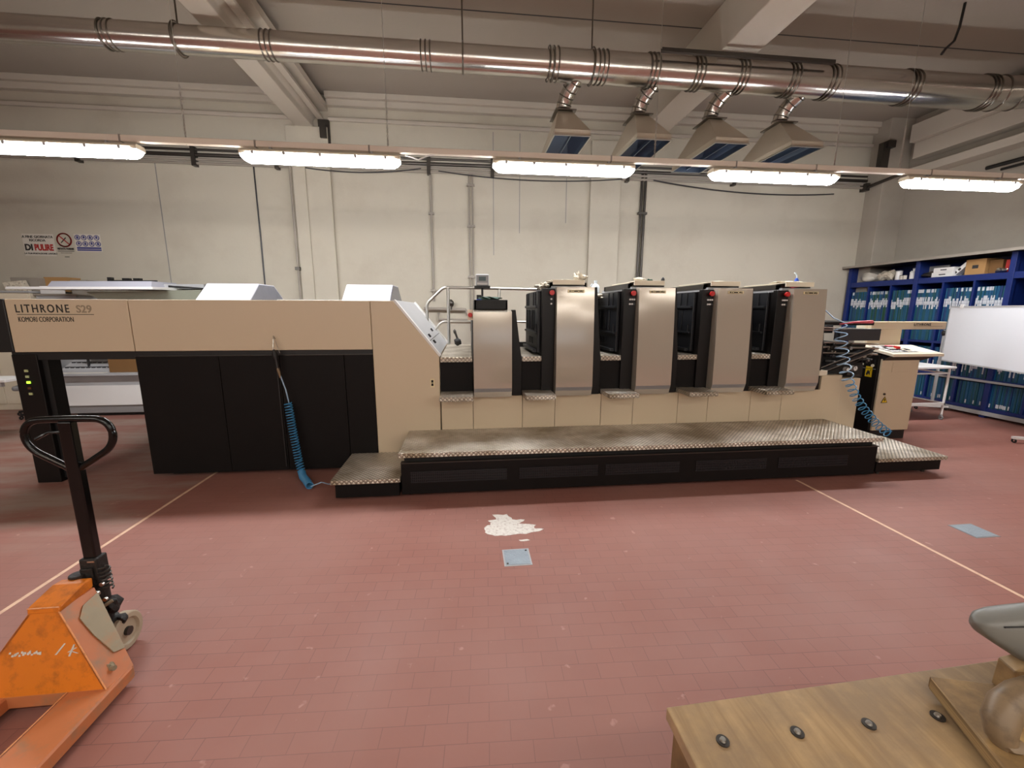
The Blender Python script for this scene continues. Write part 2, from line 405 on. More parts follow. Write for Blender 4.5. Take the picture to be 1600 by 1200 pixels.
# wall behind the camera, with one wide unseen window added for daylight
WX0, WX1, WZ0, WZ1 = 0.4, 6.4, 1.1, 2.3
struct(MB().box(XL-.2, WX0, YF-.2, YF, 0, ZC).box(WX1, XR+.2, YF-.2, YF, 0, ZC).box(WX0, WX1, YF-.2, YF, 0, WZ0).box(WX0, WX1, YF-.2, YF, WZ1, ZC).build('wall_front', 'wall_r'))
wn = MB()
for i in range(7):
    x = WX0 + (WX1-WX0)*i/6
    wn.box(x-.025, x+.025, YF-.12, YF-.06, WZ0, WZ1)
wn.box(WX0, WX1, YF-.12, YF-.06, WZ0, WZ0+.05).box(WX0, WX1, YF-.12, YF-.06, WZ1-.05, WZ1)
win = struct(wn.build('added_window_1', 'white'))
MB().box(WX0, WX1, YF-.095, YF-.085, WZ0+.05, WZ1-.05).build('pane', 'glass', win)
# ceiling beams, wall columns and mouldings
struct(MB().prism([(-2.81, 4.63), (-2.53, 4.63), (-2.53, 4.73), (-2.45, 4.82), (-2.45, ZC), (-2.87, ZC), (-2.87, 4.82), (-2.81, 4.76)], 'y', YF, YB).build('trim_1', 'beam', bevel=.01))
struct(MB().box(-2.45, -2.28, YF, YB, 4.90, 5.0).box(-2.45, -2.36, YF, YB, 4.76, 4.80).build('trim_2', 'beam'))
struct(MB().box(3.05, 3.51, YF, YB, 4.63, ZC).build('trim_3', 'beam', bevel=.01))
struct(MB().box(XR-.35, XR, YF, YB-.6, 4.62, 4.92).box(XR-.24, XR, YF, YB-.6, 4.35, 4.62).box(XR-.3, XR, YF, YB-.6, 4.05, 4.18).build('trim_4', 'beam', bevel=.01))
struct(MB().box(-2.97, -2.29, YB-.07, YB, 0, 4.63).box(-2.90, -2.69, YB-.1, YB-.07, 0, 4.0).build('trim_5', 'wall', bevel=.006))
struct(MB().box(2.31, 2.88, YB-.07, YB, 0, 4.63).build('trim_6', 'wall', bevel=.006))
struct(MB().box(7.95, XR, YB-.35, YB, 0, ZC).build('trim_7', 'wall_r', bevel=.01))
tm = MB()
for x0, x1 in ((XL, -2.87), (-2.28, 3.05), (3.51, 7.95)):
    tm.box(x0, x1, YB-.16, YB, 5.06, ZC).box(x0, x1, YB-.10, YB, 4.96, 5.06).box(x0, x1, YB-.05, YB, 4.74, 4.80)
struct(tm.build('trim_8', 'beam', bevel=.008))
# joints cut in the wall skin: thin dark strips of sealant and panel joints
jt = MB()
for x, z0, z1 in ((-5.1, 0, 4.0), (.52, 2.6, 4.7), (1.0, 3.0, 4.7), (1.87, 3.2, 4.7)):
    jt.box(x-.006, x+.006, YB-.004, YB+.001, z0, z1)
struct(jt.build('trim_9', 'mgrey'))
struct(MB().tube([(-3.55, YB-.012, 0), (-3.56, YB-.012, 1.6), (-3.55, YB-.012, 2.8), (-3.55, YB-.012, 4.05)], .012, 6).build('trim_10', 'dgrey'))
cj = MB()
for y in (2.6, 4.3, 5.72): cj.box(XL, XR, y-.008, y+.008, ZC-.003, ZC+.01)
struct(cj.build('trim_11', 'dgrey'))

# ------------------------------------------------------------------ lamps
LY, LZ = 4.83, 3.145
def lamp_fixture(y, z, matname, label, group):
    t = thing('ceiling_lamp', label, 'lamp', (0, y, z), 0, group)
    L2 = 0.79
    def ring(x, k, zt, zb):
        hw = .075*k
        return [(x, -hw, zt), (x, -hw*.98, zt-(zt-zb)*.35), (x, -hw*.75, zt-(zt-zb)*.8), (x, -hw*.35, zb), (x, hw*.35, zb), (x, hw*.75, zt-(zt-zb)*.8), (x, hw*.98, zt-(zt-zb)*.35), (x, hw, zt)]
    MB().loft([ring(-L2, .55, 0, -.02), ring(-L2+.03, .85, 0, -.05), ring(-L2+.07, 1, 0, -.07), ring(L2-.07, 1, 0, -.07), ring(L2-.03, .85, 0, -.05), ring(L2, .55, 0, -.02)]).build('diffuser', matname, t, smooth=True, local=True)
    MB().prism([(-.067, 0), (-.067, .03), (-.05, .05), (.05, .05), (.067, .03), (.067, 0)], 'x', -L2, L2).build('housing', 'cream', t, local=True, bevel=.004)
    for sx in (-.65, -.35, 0, .35, .65):
        MB().box(sx-.012, sx+.012, -.088, -.08, -.012, .02).build('clip', 'lgrey', t, local=True)
    for sx in (-.5, .5):
        MB().box(sx-.01, sx+.01, -.03, .03, .05, .078).build('hanger', 'lgrey', t, local=True)
    return t
lx = [(-3.98, 'white tube lamp at the far left of the row above the press'), (-1.46, 'white tube lamp second from left, above the black delivery doors'), (1.10, 'white tube lamp in the middle of the row, left of the first extraction hood'),
      (3.60, 'white tube lamp under the two right extraction hoods'), (6.08, 'white tube lamp at the right end of the row, above the whiteboard')]
lp = None
for i, (x, lb) in enumerate(lx):
    if lp is None: lp = lamp_fixture(LY, LZ, 'tube', lb, 'tube lamps in the row over the press'); lp.location.x = x
    else: dup(lp, (x, LY, LZ), label=lb)
lpb = None
for y in (-1.0, -3.8, -7.9, -12.0):  # unseen rows, added to light the press front and give cover reflections
    for x in (-6.4, -3.9, -1.4, 1.1, 3.6, 6.1):
        nb = 'tube lamp of the unseen rows behind and above the camera'
        if lpb is None: lpb = lamp_fixture(y, LZ, 'tubeb', nb, 'unseen tube lamps behind the camera'); lpb.location.x = x
        else: dup(lpb, (x, y, LZ))
def rail_run(y, label):
    t = thing('lamp_rail', label, 'rail', (0, y, LZ+.078))
    MB().prism([(-.03, .0), (.03, .0), (.03, .055), (.024, .055), (.024, .006), (-.024, .006), (-.024, .055), (-.03, .055)], 'x', XL, XR-.01).build('channel', 'rail', t, local=True)
    for x in (-7.6, -5.1, -3.35, -2.1, -.98, 1.62, 3.1, 4.1, 5.62, 6.6):
        MB().box(x-.008, x+.008, -.034, .034, -.004, .06).build('joint_clip', 'conduit', t, local=True)
    return t
rail_run(LY, 'long cream metal channel carrying the tube lamps over the press')
rail_run(-1.0, 'cream channel carrying the unseen tube lamps above the camera')
rail_run(-3.8, 'cream channel carrying the unseen second lamp row behind the camera')
rail_run(-7.9, 'cream channel carrying the unseen third lamp row behind the camera')
rail_run(-12.0, 'cream channel carrying the unseen last lamp row behind the camera')
for i, (x, lb) in enumerate(((-2.76, 'thin chain holding the lamp rail, in front of the left ceiling beam'), (-.79, 'thin chain holding the lamp rail at the second tube lamp'), (2.13, 'thin chain holding the lamp rail, between the first two extraction hoods'), (4.35, 'thin chain holding the lamp rail, right of the third extraction hood'), (5.21, 'thin chain holding the lamp rail near the right end lamp'))):
    c = MB(); z = LZ+.13
    c.tube([(x, LY, z-.06), (x, LY, ZC)], .0028, 5)
    k = 0
    while z < LZ+.62:
        c.ring((x, LY, z), (1, 0, 0) if k % 2 else (0, 1, 0), .010, .003, 8, 4); z += .019; k += 1
    tag(c.build('suspension_chain', 'steel'), lb, 'chain', 'suspension chains of the lamp rail')
# loose flexes
tag(MB().tube([(-.62, LY, LZ+.06), (-.55, LY, LZ+.045), (-.48, LY-.01, LZ+.02), (-.40, LY, LZ+.06), (-.3, LY, LZ+.085)], .008, 6).build('lamp_flex', 'white', smooth=True), 'short white flex looping from the second tube lamp to its rail', 'cable')
def sag(a, b, s, n=16):
    a, b = Vector(a), Vector(b)
    return [a.lerp(b, i/n) - Vector((0, 0, s*4*(i/n)*(1-i/n))) for i in range(n+1)]
tag(MB().tube(sag((-3.1, YB-.08, 4.03), (-.75, YB-.08, 4.03), .10), .010, 6).build('sagging_cable', 'dgrey'), 'black cable sagging below the wall conduits, left of centre', 'cable', None)
tag(MB().tube(sag((-.45, YB-.08, 4.0), (2.9, YB-.08, 3.98), .09), .010, 6).build('sagging_cable', 'dgrey'), 'black cable sagging below the wall conduits behind the middle lamp', 'cable', None)
tag(MB().tube(sag((3.5, YB-.08, 3.98), (7.2, YB-.08, 3.85), .10), .012, 6).build('sagging_cable', 'dgrey'), 'black cable sagging along the back wall towards the right corner', 'cable', None)

# ------------------------------------------------------------------ wall services
t = thing('wall_conduit', 'bundle of horizontal grey conduits running along the back wall behind the lamps', 'pipe', (0, YB, 3.95))
for z, r, mt in ((4.12, .03, 'darksteel'), (4.05, .022, 'conduit'), (3.99, .022, 'conduit'), (4.20, .02, 'darksteel')):
    MB().tube([(XL, YB-.05, z), (7.9, YB-.05, z)], r, 8).build('pipe', mt, t, smooth=True)
MB().box(XL, 7.9, YB-.22, YB-.04, 4.25, 4.31).build('cable_tray', 'conduit', t)
for x in (-6.2, -4.45, -3.15, -.62, .5, 3.0, 5.1): MB().box(x-.03, x+.03, YB-.1, YB, 3.94, 4.24).build('bracket', 'darksteel', t)
t = thing('vertical_conduit', 'thin grey vertical conduit on the back wall, left of the press scale display', 'pipe', (-.6, YB, 0))
MB().tube([(-.6, YB-.03, 1.75), (-.6, YB-.03, 4.0)], .02, 8).build('pipe', 'conduit', t, smooth=True)
for z in (1.95, 3.3): MB().box(-.65, -.55, YB-.055, YB, z-.02, z+.02).build('clamp', 'conduit', t)
t = thing('vertical_conduit', 'pair of slim pale conduits on the back wall right behind the press scale display', 'pipe', (.11, YB, 0))
for x in (.08, .14): MB().tube([(x, YB-.03, 1.2), (x, YB-.03, 4.0)], .013, 6).build('pipe', 'conduit', t, smooth=True)
for z in (2.2, 3.1, 3.8): MB().box(.04, .18, YB-.05, YB, z-.02, z+.02).build('clamp', 'conduit', t)
t = thing('vertical_conduit', 'dark vertical pipe pair on the back wall, between the second and third extraction hoods', 'pipe', (3.35, YB, 0))
for x in (3.30, 3.37): MB().tube([(x, YB-.04, 1.0), (x, YB-.04, 4.15)], .024, 8).build('pipe', 'darksteel', t, smooth=True)
for z in (2.2, 3.4): MB().box(3.25, 3.42, YB-.07, YB-.002, z-.02, z+.02).build('clamp', 'darksteel', t)
t = thing('vertical_conduit', 'thin grey conduit on the left edge of the left wall column', 'pipe', (-2.93, YB, 0))
MB().tube([(-2.93, YB-.12, 1.7), (-2.93, YB-.12, 4.0)], .018, 8).build('pipe', 'conduit', t, smooth=True)
MB().box(-2.97, -2.89, YB-.16, YB-.07, 2.28, 2.33).build('clamp', 'darksteel', t)
tag(MB().box(-2.44, -2.26, YB-.05, YB, 4.30, 4.75).box(-2.4, -2.3, YB-.12, YB, 4.45, 4.65).build('beam_bearing', 'darksteel'), 'dark steel bearing plate on the back wall under the left ceiling beam', 'bracket')
tag(MB().box(7.8, 7.95, YB-.4, YB-.3, 4.25, 4.7).box(7.85, 8.0, YB-.45, YB-.36, 4.6, 4.72).build('beam_bearing', 'darksteel'), 'dark steel bearing plate in the right rear corner below the duct', 'bracket')
tag(MB().tube([(7.86, YB-.1, 3.98), (7.92, YB-.75, 4.06)], .03, 4).box(7.82, 7.90, YB-.14, YB-.002, 3.92, 4.06).build('angle_bracket', 'darksteel'), 'dark angle bracket in the right rear corner at lamp height', 'bracket')
tag(MB().tube([(XR-.1, 4.9, 3.86), (XR-.1, 6.3, 3.86)], .03, 8).tube([(XR-.1, 4.9, 3.78), (XR-.1, 6.1, 3.78)], .02, 8).build('wall_pipe', 'blackp'), 'two short black pipes high on the right wall at the frame edge', 'pipe')
# manifold of pipes and valves on the wall behind the handrail
t = thing('pipe_manifold', 'grey pipe manifold with valves low on the back wall behind the handrail', 'pipe', (-.35, YB, 1.6))
MB().tube([(-.78, YB-.08, 1.62), (-.02, YB-.08, 1.60), (.02, YB-.08, 1.5)], .03, 8).build('pipe', 'conduit', t, smooth=True)
MB().tube([(-.52, YB-.08, 1.55), (-.52, YB-.08, 1.42), (.45, YB-.08, 1.40)], .022, 8).build('pipe', 'conduit', t, smooth=True)
for x in (-.28, .34): MB().blob((x, YB-.1, 1.72), (.05, .05, .07), 3, .15, 2).tube([(x, YB-.1, 1.6), (x, YB-.1, 1.7)], .015, 6).build('valve', 'darksteel', t)
MB().tube([(.12, YB-.1, 1.38), (.1, YB-.12, 1.0), (.05, YB-.12, .4)], .022, 8).build('drop_pipe', 'darksteel', t, smooth=True)

# signs on the wall
def sign(name, label, x0, x1, z0, z1, m='paper'):
    t = thing(name, label, 'sign', ((x0+x1)/2, YB, z0))
    MB().box(x0, x1, YB-.004, YB, z0, z1).build('sheet', m, t)
    return t
t = sign('wall_notice', 'paper notice reading DI PULIRE in red, leftmost of the three wall signs', -7.29, -6.82, 2.47, 2.82)
MB().text('A FINE GIORNATA', -7.06, YB-.006, 2.755, .055, align='CENTER', bold=.001).text('RICORDA', -7.07, YB-.006, 2.70, .055, align='CENTER', bold=.001).text('LA TUA POSTAZIONE LAVORO', -7.05, YB-.006, 2.495, .035, align='CENTER', bold=.0006).text('DI', -7.275, YB-.006, 2.56, .135, sx=.9, bold=.006).build('lettering', 'inkk', t)
MB().text('PULIRE', -7.13, YB-.006, 2.56, .135, sx=.68, bold=.006).build('lettering', 'redp', t)
t = sign('no_smoking_sign', 'white no smoking sign with red ring, between the other two wall signs', -6.81, -6.52, 2.43, 2.88)
MB().ring((-6.665, YB-.006, 2.73), (0, 1, 0), .105, .011, 32, 6).box(-.1, .1, YB-.010, YB-.005, -.009, .009).build('ring', 'redp', t)
o = t.children[-1]; bpy.data.objects.remove(o)
sl = MB().ring((-6.665, YB-.006, 2.73), (0, 1, 0), .105, .011, 32, 6)
sl.prism([(-6.745, 2.80), (-6.735, 2.81), (-6.585, 2.66), (-6.595, 2.65)], 'y', YB-.011, YB-.006).build('ring', 'redp', t)
MB().prism([(-6.72, 2.69), (-6.715, 2.68), (-6.63, 2.765), (-6.64, 2.775)], 'y', YB-.008, YB-.005).text('VIETATO FUMARE', -6.665, YB-.006, 2.575, .042, sx=.75, align='CENTER', bold=.002).box(-6.79, -6.54, YB-.006, YB-.004, 2.548, 2.556).box(-6.75, -6.58, YB-.006, YB-.004, 2.52, 2.526).box(-6.70, -6.63, YB-.006, YB-.004, 2.455, 2.465).build('lettering', 'inkk', t)
t = sign('safety_equipment_sign', 'blue and white sign of eight round safety pictograms, rightmost of the wall signs', -6.51, -6.11, 2.55, 2.83)
pg = MB()
for r in range(2):
    for c in range(4):
        cx, cz = -6.46+.097*c+.01*r, 2.775-.10*r
        pg.ring((cx, YB-.005, cz), (0, 1, 0), .037, .006, 18, 5)
        pg.box(cx-.016, cx+.016, YB-.007, YB-.004, cz-.02+.006*((r+c) % 2), cz+.012)
        pg.cyl((cx, YB-.007, cz+.018), (cx, YB-.004, cz+.018), .010, 8)
pg.box(-6.49, -6.12, YB-.006, YB-.004, 2.592, 2.622).box(-6.49, -6.12, YB-.006, YB-.004, 2.562, 2.585)
pg.build('pictogram', 'inkb', t)

# ------------------------------------------------------------------ air duct, hangers, extraction hoods
DY, DZ = 5.35, 4.43
K = 1.07
t = thing('ventilation_duct', 'long shiny galvanised spiral duct running under the ceiling above the press', 'duct', (0, DY, DZ))
secs = [(-10.4, -6.9, .118), (-6.9, -3.42, .118), (-3.42, -2.1, .125), (-2.1, -.38, .128), (-.38, .98, .132), (.98, 1.52, .155), (1.52, 2.10, .158), (2.10, 2.62, .16), (2.62, 3.14, .162), (3.14, 3.76, .165), (3.76, 4.25, .168), (4.25, 5.3, .176), (5.3, 6.35, .18)]
for a, b, r in secs:
    MB().tube([(max(a*K, XL+.02), DY, DZ), (b*K, DY, DZ)], r*K, 40).build('duct_section', 'zinc', t, smooth=True)
EB = [(6.79, 0, 0), (7.0, -.01, .0), (7.22, -.05, .0), (7.42, -.13, .0), (7.58, -.25, .0), (7.70, -.42, .0), (7.78, -.65, .0), (7.80, -3.5, .0)]
MB().tube([(x, DY+y, DZ+z) for x, y, z in EB], .194, 40).build('duct_elbow', 'zinc', t, smooth=True)
for (x, rr) in ((-6.9, .118), (-3.42, .12), (-2.8, .12), (-1.95, .125), (-.38, .13), (.98, .155), (1.52, .157), (2.10, .16), (2.62, .162), (3.14, .164), (3.76, .167), (4.25, .17), (5.3, .178), (6.35, .182)):
    for d in ((-.05, 0, .05) if x != -2.8 else (0,)):
        MB().ring((x*K+d, DY, DZ), (1, 0, 0), rr*K+.006, .008, 32, 6).build('clamp_ring', 'zincd', t, smooth=True)
for k in range(1, 6):
    a, b, c = (Vector(EB[k-1]), Vector(EB[k]), Vector(EB[k+1]))
    MB().ring(b + Vector((0, DY, DZ)), (c-a).normalized(), .198, .009, 32, 6).build('clamp_ring', 'zincd', t, smooth=True)
hx = [(-3.0, 'by the first lamp gap'), (.005, 'in the middle of the photo'), (1.515, 'above the first extraction hood'), (-6.9, 'at the far left')]
for x, wh in hx:
    tag(MB().tube([(x, DY, DZ+.13), (x, DY, ZC)], .009, 6).ring((x, DY, DZ), (1, 0, 0), .186 if x > 1 else .156, .008, 28, 5).build('duct_hanger', 'zincd'), 'threaded rod with ring hanging the duct, ' + wh, 'rod', 'duct hangers')
tag(MB().prism([(-.02, 0), (.02, 0), (.02, .04), (.014, .04), (.014, .006), (-.014, .006), (-.014, .04), (-.02, .04)], 'x', 2.26, 4.42).xf(Matrix.Translation((0, 5.1, 4.50))).build('strut_channel', 'darksteel'), 'dark steel strut channel lying above the duct over the hoods', 'bracket')
tag(MB().tube([(5.86, DY-.4, ZC), (5.84, DY-.4, 4.9), (5.80, DY-.4, 4.75), (5.70, DY-.4, 4.66), (5.66, DY-.4, 4.60)], .014, 6).build('hanging_cable', 'blackp', smooth=True), 'loose dark cable end hanging from the ceiling near the right duct bend', 'cable')

HZ = 3.57
def hood(x, label, first=None):
    t = thing('extraction_hood', label, 'hood', (x, 5.6, HZ), 0, 'sheet metal extraction hoods under the duct')
    w2, l2, fz = .21, .54, .42
    b0 = [(-w2, -l2, 0), (w2, -l2, 0), (w2, l2, 0), (-w2, l2, 0)]
    b1 = [(p[0], p[1], .06) for p in b0]
    tp = [(-.09, -.14, fz), (.09, -.14, fz), (.09, .14, fz), (-.09, .14, fz)]
    sh = MB(); 
    ins = lambda r, k: [(p[0]-math.copysign(k, p[0]), p[1]-math.copysign(k, p[1]), p[2]) for p in r]
    R = [b0, b1, tp, ins(tp, .004), ins(b1, .004), ins(b0, .004)]
    rings = [[sh.bm.verts.new(p) for p in r] for r in R]
    for a, b in zip(rings, rings[1:] + rings[:1]):
        for i in range(4): sh.bm.faces.new((a[i], a[(i+1) % 4], b[(i+1) % 4], b[i]))
    sh.build('canopy', 'hood', t, local=True)
    il = MB(); il.loft([ins(b0, .006), ins(b1, .006), [(p[0]*.94, p[1]*.94, p[2]-.01) for p in tp]], cap=False).build('inner_lining', 'lining', t, local=True)
    MB().box(-.004, .004, -l2+.02, l2-.02, .02, .06).build('baffle', 'lining', t, local=True)
    rm = MB()
    for a, b in ((( -w2-.008, -l2-.008), (w2+.008, -l2+.004)), ((-w2-.008, l2-.004), (w2+.008, l2+.008)), ((-w2-.008, -l2), (-w2+.004, l2)), ((w2-.004, -l2), (w2+.008, l2))):
        rm.box(a[0], b[0], a[1], b[1], -.010, .004)
    rm.build('rim', 'steel', t, local=True)
    MB().box(-.13, .13, -.18, .18, fz, fz+.014).build('flange', 'zincd', t, local=True)
    path = [(0, 0, fz), (0, 0, fz+.07), (.01, -.01, fz+.13), (.03, -.05, fz+.20), (.06, -.10, fz+.26), (.10, -.17, fz+.31), (.13, -.22, fz+.37), (.15, -.26, fz+.44)]
    MB().tube(path, .088, 24).build('branch_pipe', 'zinc', t, smooth=True, local=True)
    for i in (1, 2, 3, 4, 5):
        a = Vector(path[i]); d = (Vector(path[i+1])-Vector(path[i-1])).normalized()
        MB().ring(a, d, .092, .006, 24, 5).build('pipe_collar', 'zincd', t, smooth=True, local=True)
    return t
hl = ['leftmost of the four sheet metal extraction hoods below the duct', 'second extraction hood from the left, behind the lamp rail', 'third extraction hood from the left, right of the dark wall pipe', 'rightmost of the four sheet metal extraction hoods below the duct']
h0 = hood(1.24, hl[0])
for i in (1, 2, 3): dup(h0, (1.24+.975*i, 5.6, HZ), label=hl[i])

# ------------------------------------------------------------------ the printing press
FY, BY = 4.08, 5.7
press = thing('printing_press', 'long beige and black offset printing press with five grey towers', 'printing press', (0, FY, 0))
# delivery end
p = MB().box(-3.954, -2.988, FY, BY, 1.222, 1.682).build('delivery_panel', 'beige', press, bevel=.006)
MB().text('LITHRONE', -3.885, FY-.001, 1.568, .098, sx=.755, bold=.0012, space=1.28).box(-3.875, -3.27, FY-.002, FY, 1.548, 1.553).build('lettering', 'inkk', p)
MB().text('KOMORI CORPORATION', -3.875, FY-.001, 1.487, .062, sx=.62).build('lettering', 'inkk', p)
MB().text('S29', -3.405, FY-.001, 1.568, .09, sx=.95, bold=.002).build('lettering', 'inkg', p)
MB().box(-2.982, -.903, FY, BY, 1.222, 1.682).build('delivery_panel', 'beige', press, bevel=.006)
MB().box(-4.16, -3.957, FY-.003, BY, 1.222, 1.682).build('end_cap', 'blackp', press, bevel=.01)
MB().box(-4.0, -.91, FY+.02, BY-.02, 1.150, 1.224).build('beam_underside', 'blackp', press)
# delivery leg with control lights
lg = MB().box(-4.0, -3.80, FY+.01, FY+.17, 0.0, 1.20).build('delivery_leg', 'black', press, bevel=.006)
MB().box(-3.80, -3.755, FY+.05, FY+.17, 0.03, 1.20).build('delivery_leg', 'blackp', press)
for i, mt in enumerate(('led_w', 'led_w', 'led_on', 'led_o', 'led_w')):
    MB().box(-3.915, -3.888, FY+.002, FY+.012, 1.045-.052*i, 1.065-.052*i).build('indicator_light', mt, lg)
# delivery enclosure doors
MB().box(-2.96, -.93, FY+.06, BY-.1, .05, 1.18).build('delivery_frame', 'blackp', press)
MB().box(-2.9, -.93, FY+.12, BY-.2, 0, .06).build('plinth', 'blackp', press)
dd = []
for a, b in ((-3.0, -2.296), (-2.292, -1.762), (-1.758, -1.175), (-1.171, -.905)):
    dd.append(MB().box(a, b, FY+.01, FY+.05, .045, 1.172).build('delivery_door', 'door', press, bevel=.004))
MB().box(-3.0, -.905, FY+.005, FY+.05, 1.173, 1.180).build('door_rail', 'darksteel', press)
MB().box(-1.790, -1.778, FY-.002, FY+.012, .08, 1.13).build('door_grip', 'blackp', dd[1])
# sloped beige end of the delivery
hp = MB().prism([(-.899, .045), (-.28, .045), (-.272, 1.148), (-.690, 1.682), (-.899, 1.682)], 'y', FY, BY).build('slope_housing', 'beige', press, bevel=.006)
pb = MB().box(-.365, -.327, FY-.006, FY+.002, .845, .93).build('latch_plate', 'gold', hp)
MB().box(-.356, -.336, FY-.009, FY-.005, .86, .885).box(-.356, -.336, FY-.009, FY-.005, .893, .918).build('latch_plate', 'black', hp)
sl = MB()
d = Vector((.418, 0, -.534)).normalized(); nrm = Vector((.534, 0, .418)).normalized()
def slope_pt(s, y, h): 
    q = Vector((-.690, 0, 1.682)) + d*s + nrm*h
    return (q.x, y, q.z)
def slope_box(mb, s0, s1, y0, y1, h0, h1):
    v = [slope_pt(s, y, h) for h in (h0, h1) for s, y in ((s0, y0), (s1, y0), (s1, y1), (s0, y1))]
    mb.loft([v[:4], v[4:]]); return mb
slope_box(MB(), 0, .678, FY, FY+.07, 0, .02).build('slope_trim', 'white', press)
o = slope_box(MB(), 0, .678, BY-.1, BY, 0, .03).build('slope_trim', 'white', press)
gp = slope_box(MB(), .0, .672, FY+.07, BY-.1, 0, .012).build('slope_cover', 'lgrey', press)
h_ = MB(); slope_box(h_, .50, .508, FY+.07, BY-.1, .012, .016); slope_box(h_, .44, .48, FY+.35, FY+.38, .012, .03); slope_box(h_, .52, .56, FY+.35, FY+.38, .012, .03); slope_box(h_, .40, .44, FY+.95, FY+.98, .012, .03)
h_.build('slope_handle', 'blackp', gp)
# two white inspection hoods on the delivery beam
for (a, b) in ((-2.80, -2.27), (-1.335, -.83)):
    yz = [(4.70, 1.682), (4.95, 1.875), (5.32, 1.875), (5.62, 1.682)]
    hh = MB().prism(yz, 'x', a, b).build('inspection_hood', 'hoodwhite', press, bevel=.004)
    MB().prism([(4.74, 1.690), (4.96, 1.866), (5.31, 1.866), (5.58, 1.690)], 'x', b, b+.004).build('side_film', 'film', hh)
# raised metal cover along the back of the beam
MB().box(-2.2, -1.45, BY-.5, BY-.2, 1.682, 1.715).build('beam_cover', 'lgrey', press)

# lower beige side frame panels
xs = [-.268, .05, .552, .89, 1.378, 1.726, 2.222, 2.56, 3.05, 3.414, 3.87]
for a, b in zip(xs, xs[1:]):
    MB().box(a+.002, b-.002, FY+.01, FY+.2, .05, .742).build('frame_panel', 'beige', press, bevel=.003)
MB().box(-.268, 3.87, FY+.05, BY, .05, .70).build('machine_frame', 'blackp', press)

# towers
TX = [.06, .87, 1.695, 2.52, 3.345]
W = .372
def cover_profile(top):
    pr = [(FY+.02, top)]
    for z in (1.822, 1.74, 1.66, 1.58, 1.50, 1.42, 1.34, 1.26, 1.18, 1.10, 1.0, .92, .845):
        if z <= top+.01: 
            u = max(0, z-.845); pr.append((FY-.105+.008*u+.031*u*u, z if z < top else top-.003))
    pr += [(FY-.07, .748), (FY+.02, .748)]
    return pr
for i, x in enumerate(TX):
    top = 1.60 if i == 0 else 1.822
    xl = x-.008 if i == 0 else x-.125
    MB().box(xl, x+W+.04, FY+.05, 5.25, .74, top-.03).build('tower_body', 'black', press, bevel=.006)
    # right flank, wider below the tread
    MB().prism([(x+W, .748), (x+W+.105, .748), (x+W+.105, 1.12), (x+W+.045, top), (x+W, top)], 'y', FY-.01, FY+.06).build('tower_flank', 'black', press, bevel=.004)
    cv = MB().prism(cover_profile(top), 'x', x, x+W).build('tower_cover', 'cover', press, smooth=True)
    MB().prism([(y_-.001, z_) for y_, z_ in [(FY-.104, .842), (FY-.069, .752), (FY-.06, .752), (FY-.095, .842)]], 'x', x+.002, x+W-.002).build('cover_chamfer_shade', 'mgrey', cv)  # grey strip puts the shade of the downward-facing chamfer into the colour
    if i:
        # post with stop button and push buttons left of the cover
        MB().box(x-.13, x-.005, FY-.005, FY+.06, .748, top-.015).build('tower_post', 'black', press, bevel=.004)
        ps = [o for o in press.children if o.name.startswith('tower_post')][-1]
        bx = x-.042 if i < 2 else x-.045
        MB().cyl((bx, FY-.002, 1.765), (bx, FY-.03, 1.765), .012, 14).cyl((bx, FY-.03, 1.765), (bx, FY-.05, 1.765), .024, 18).build('stop_button', 'red', ps, smooth=True)
        for r in range(2):
            for c in ((0,) if i == 1 else (-1, 0, 1)):
                MB().cyl((bx+.022*c, FY-.004, 1.705-.045*r), (bx+.022*c, FY-.016, 1.705-.045*r), .009, 10).build('push_button', 'white' if not (r and c == 1) else 'dgrey', ps)
        # badge
        bd = MB().box(x+.105, x+.27, FY-.077, FY-.055, 1.765, 1.792).build('badge', 'gold', cv, bevel=.002)
        MB().text('KOMORI', x+.187, FY-.0775, 1.769, .027, sx=1.3, bold=.0008, align='CENTER').build('badge_lettering', 'inkk', cv)
        # guard with ribs facing the step on the left
        gx = x-.128
        g = MB().box(gx-.03, gx, FY+.10, 4.98, 1.17, 1.79).build('tower_guard', 'guard', press, bevel=.006)
        rb = MB()
        Y0, Y1 = FY+.10, 4.98
        rb.box(gx-.05, gx-.03, Y0+.02, Y1, 1.62, 1.645).box(gx-.05, gx-.03, Y0+.02, Y1, 1.355, 1.375)
        for y in (Y0+.12, Y0+.25, Y0+.6, Y0+.72): rb.box(gx-.04, gx-.03, y, y+.02, 1.645, 1.78)
        for y in (Y0+.2, Y0+.3, Y0+.36, Y0+.5, Y0+.56, Y0+.68): rb.box(gx-.042, gx-.03, y, y+.025, 1.39, 1.60)
        rb.prism([(Y0+.06, 1.36), (Y0+.16, 1.36), (Y0+.06, 1.46)], 'x', gx-.045, gx-.03)
        for y in (Y0+.3, Y0+.4, Y0+.5): rb.box(gx-.038, gx-.03, y, y+.05, 1.24, 1.31)
        rb.box(gx-.07, gx-.03, Y0+.04, Y1, 1.17, 1.20)
        rb.build('guard_rib', 'guard', g, bevel=.003)
        # ink fountain deck on top of the tower
        MB().box(x-.02, x+W-.05, FY+.08, 5.1, top-.03, top+.012).build('top_deck', 'lgrey', press)
        fr = MB().box(x-.03, x+W-.03, FY+.12, FY+.16, top, top+.045).box(x-.03, x-.005, FY+.12, 5.0, top, top+.05).box(x+W-.055, x+W-.03, FY+.12, 5.0, top, top+.05).box(x-.03, x+W-.03, 4.96, 5.0, top, top+.05)
        fr.build('fountain_frame', 'darksteel', press)
        MB().prism([(FY+.16, top+.045), (FY+.2, top+.055), (4.9, top+.055), (4.95, top+.045)], 'x', x-.01, x+W-.06).build('fountain_cover', 'cream', press)
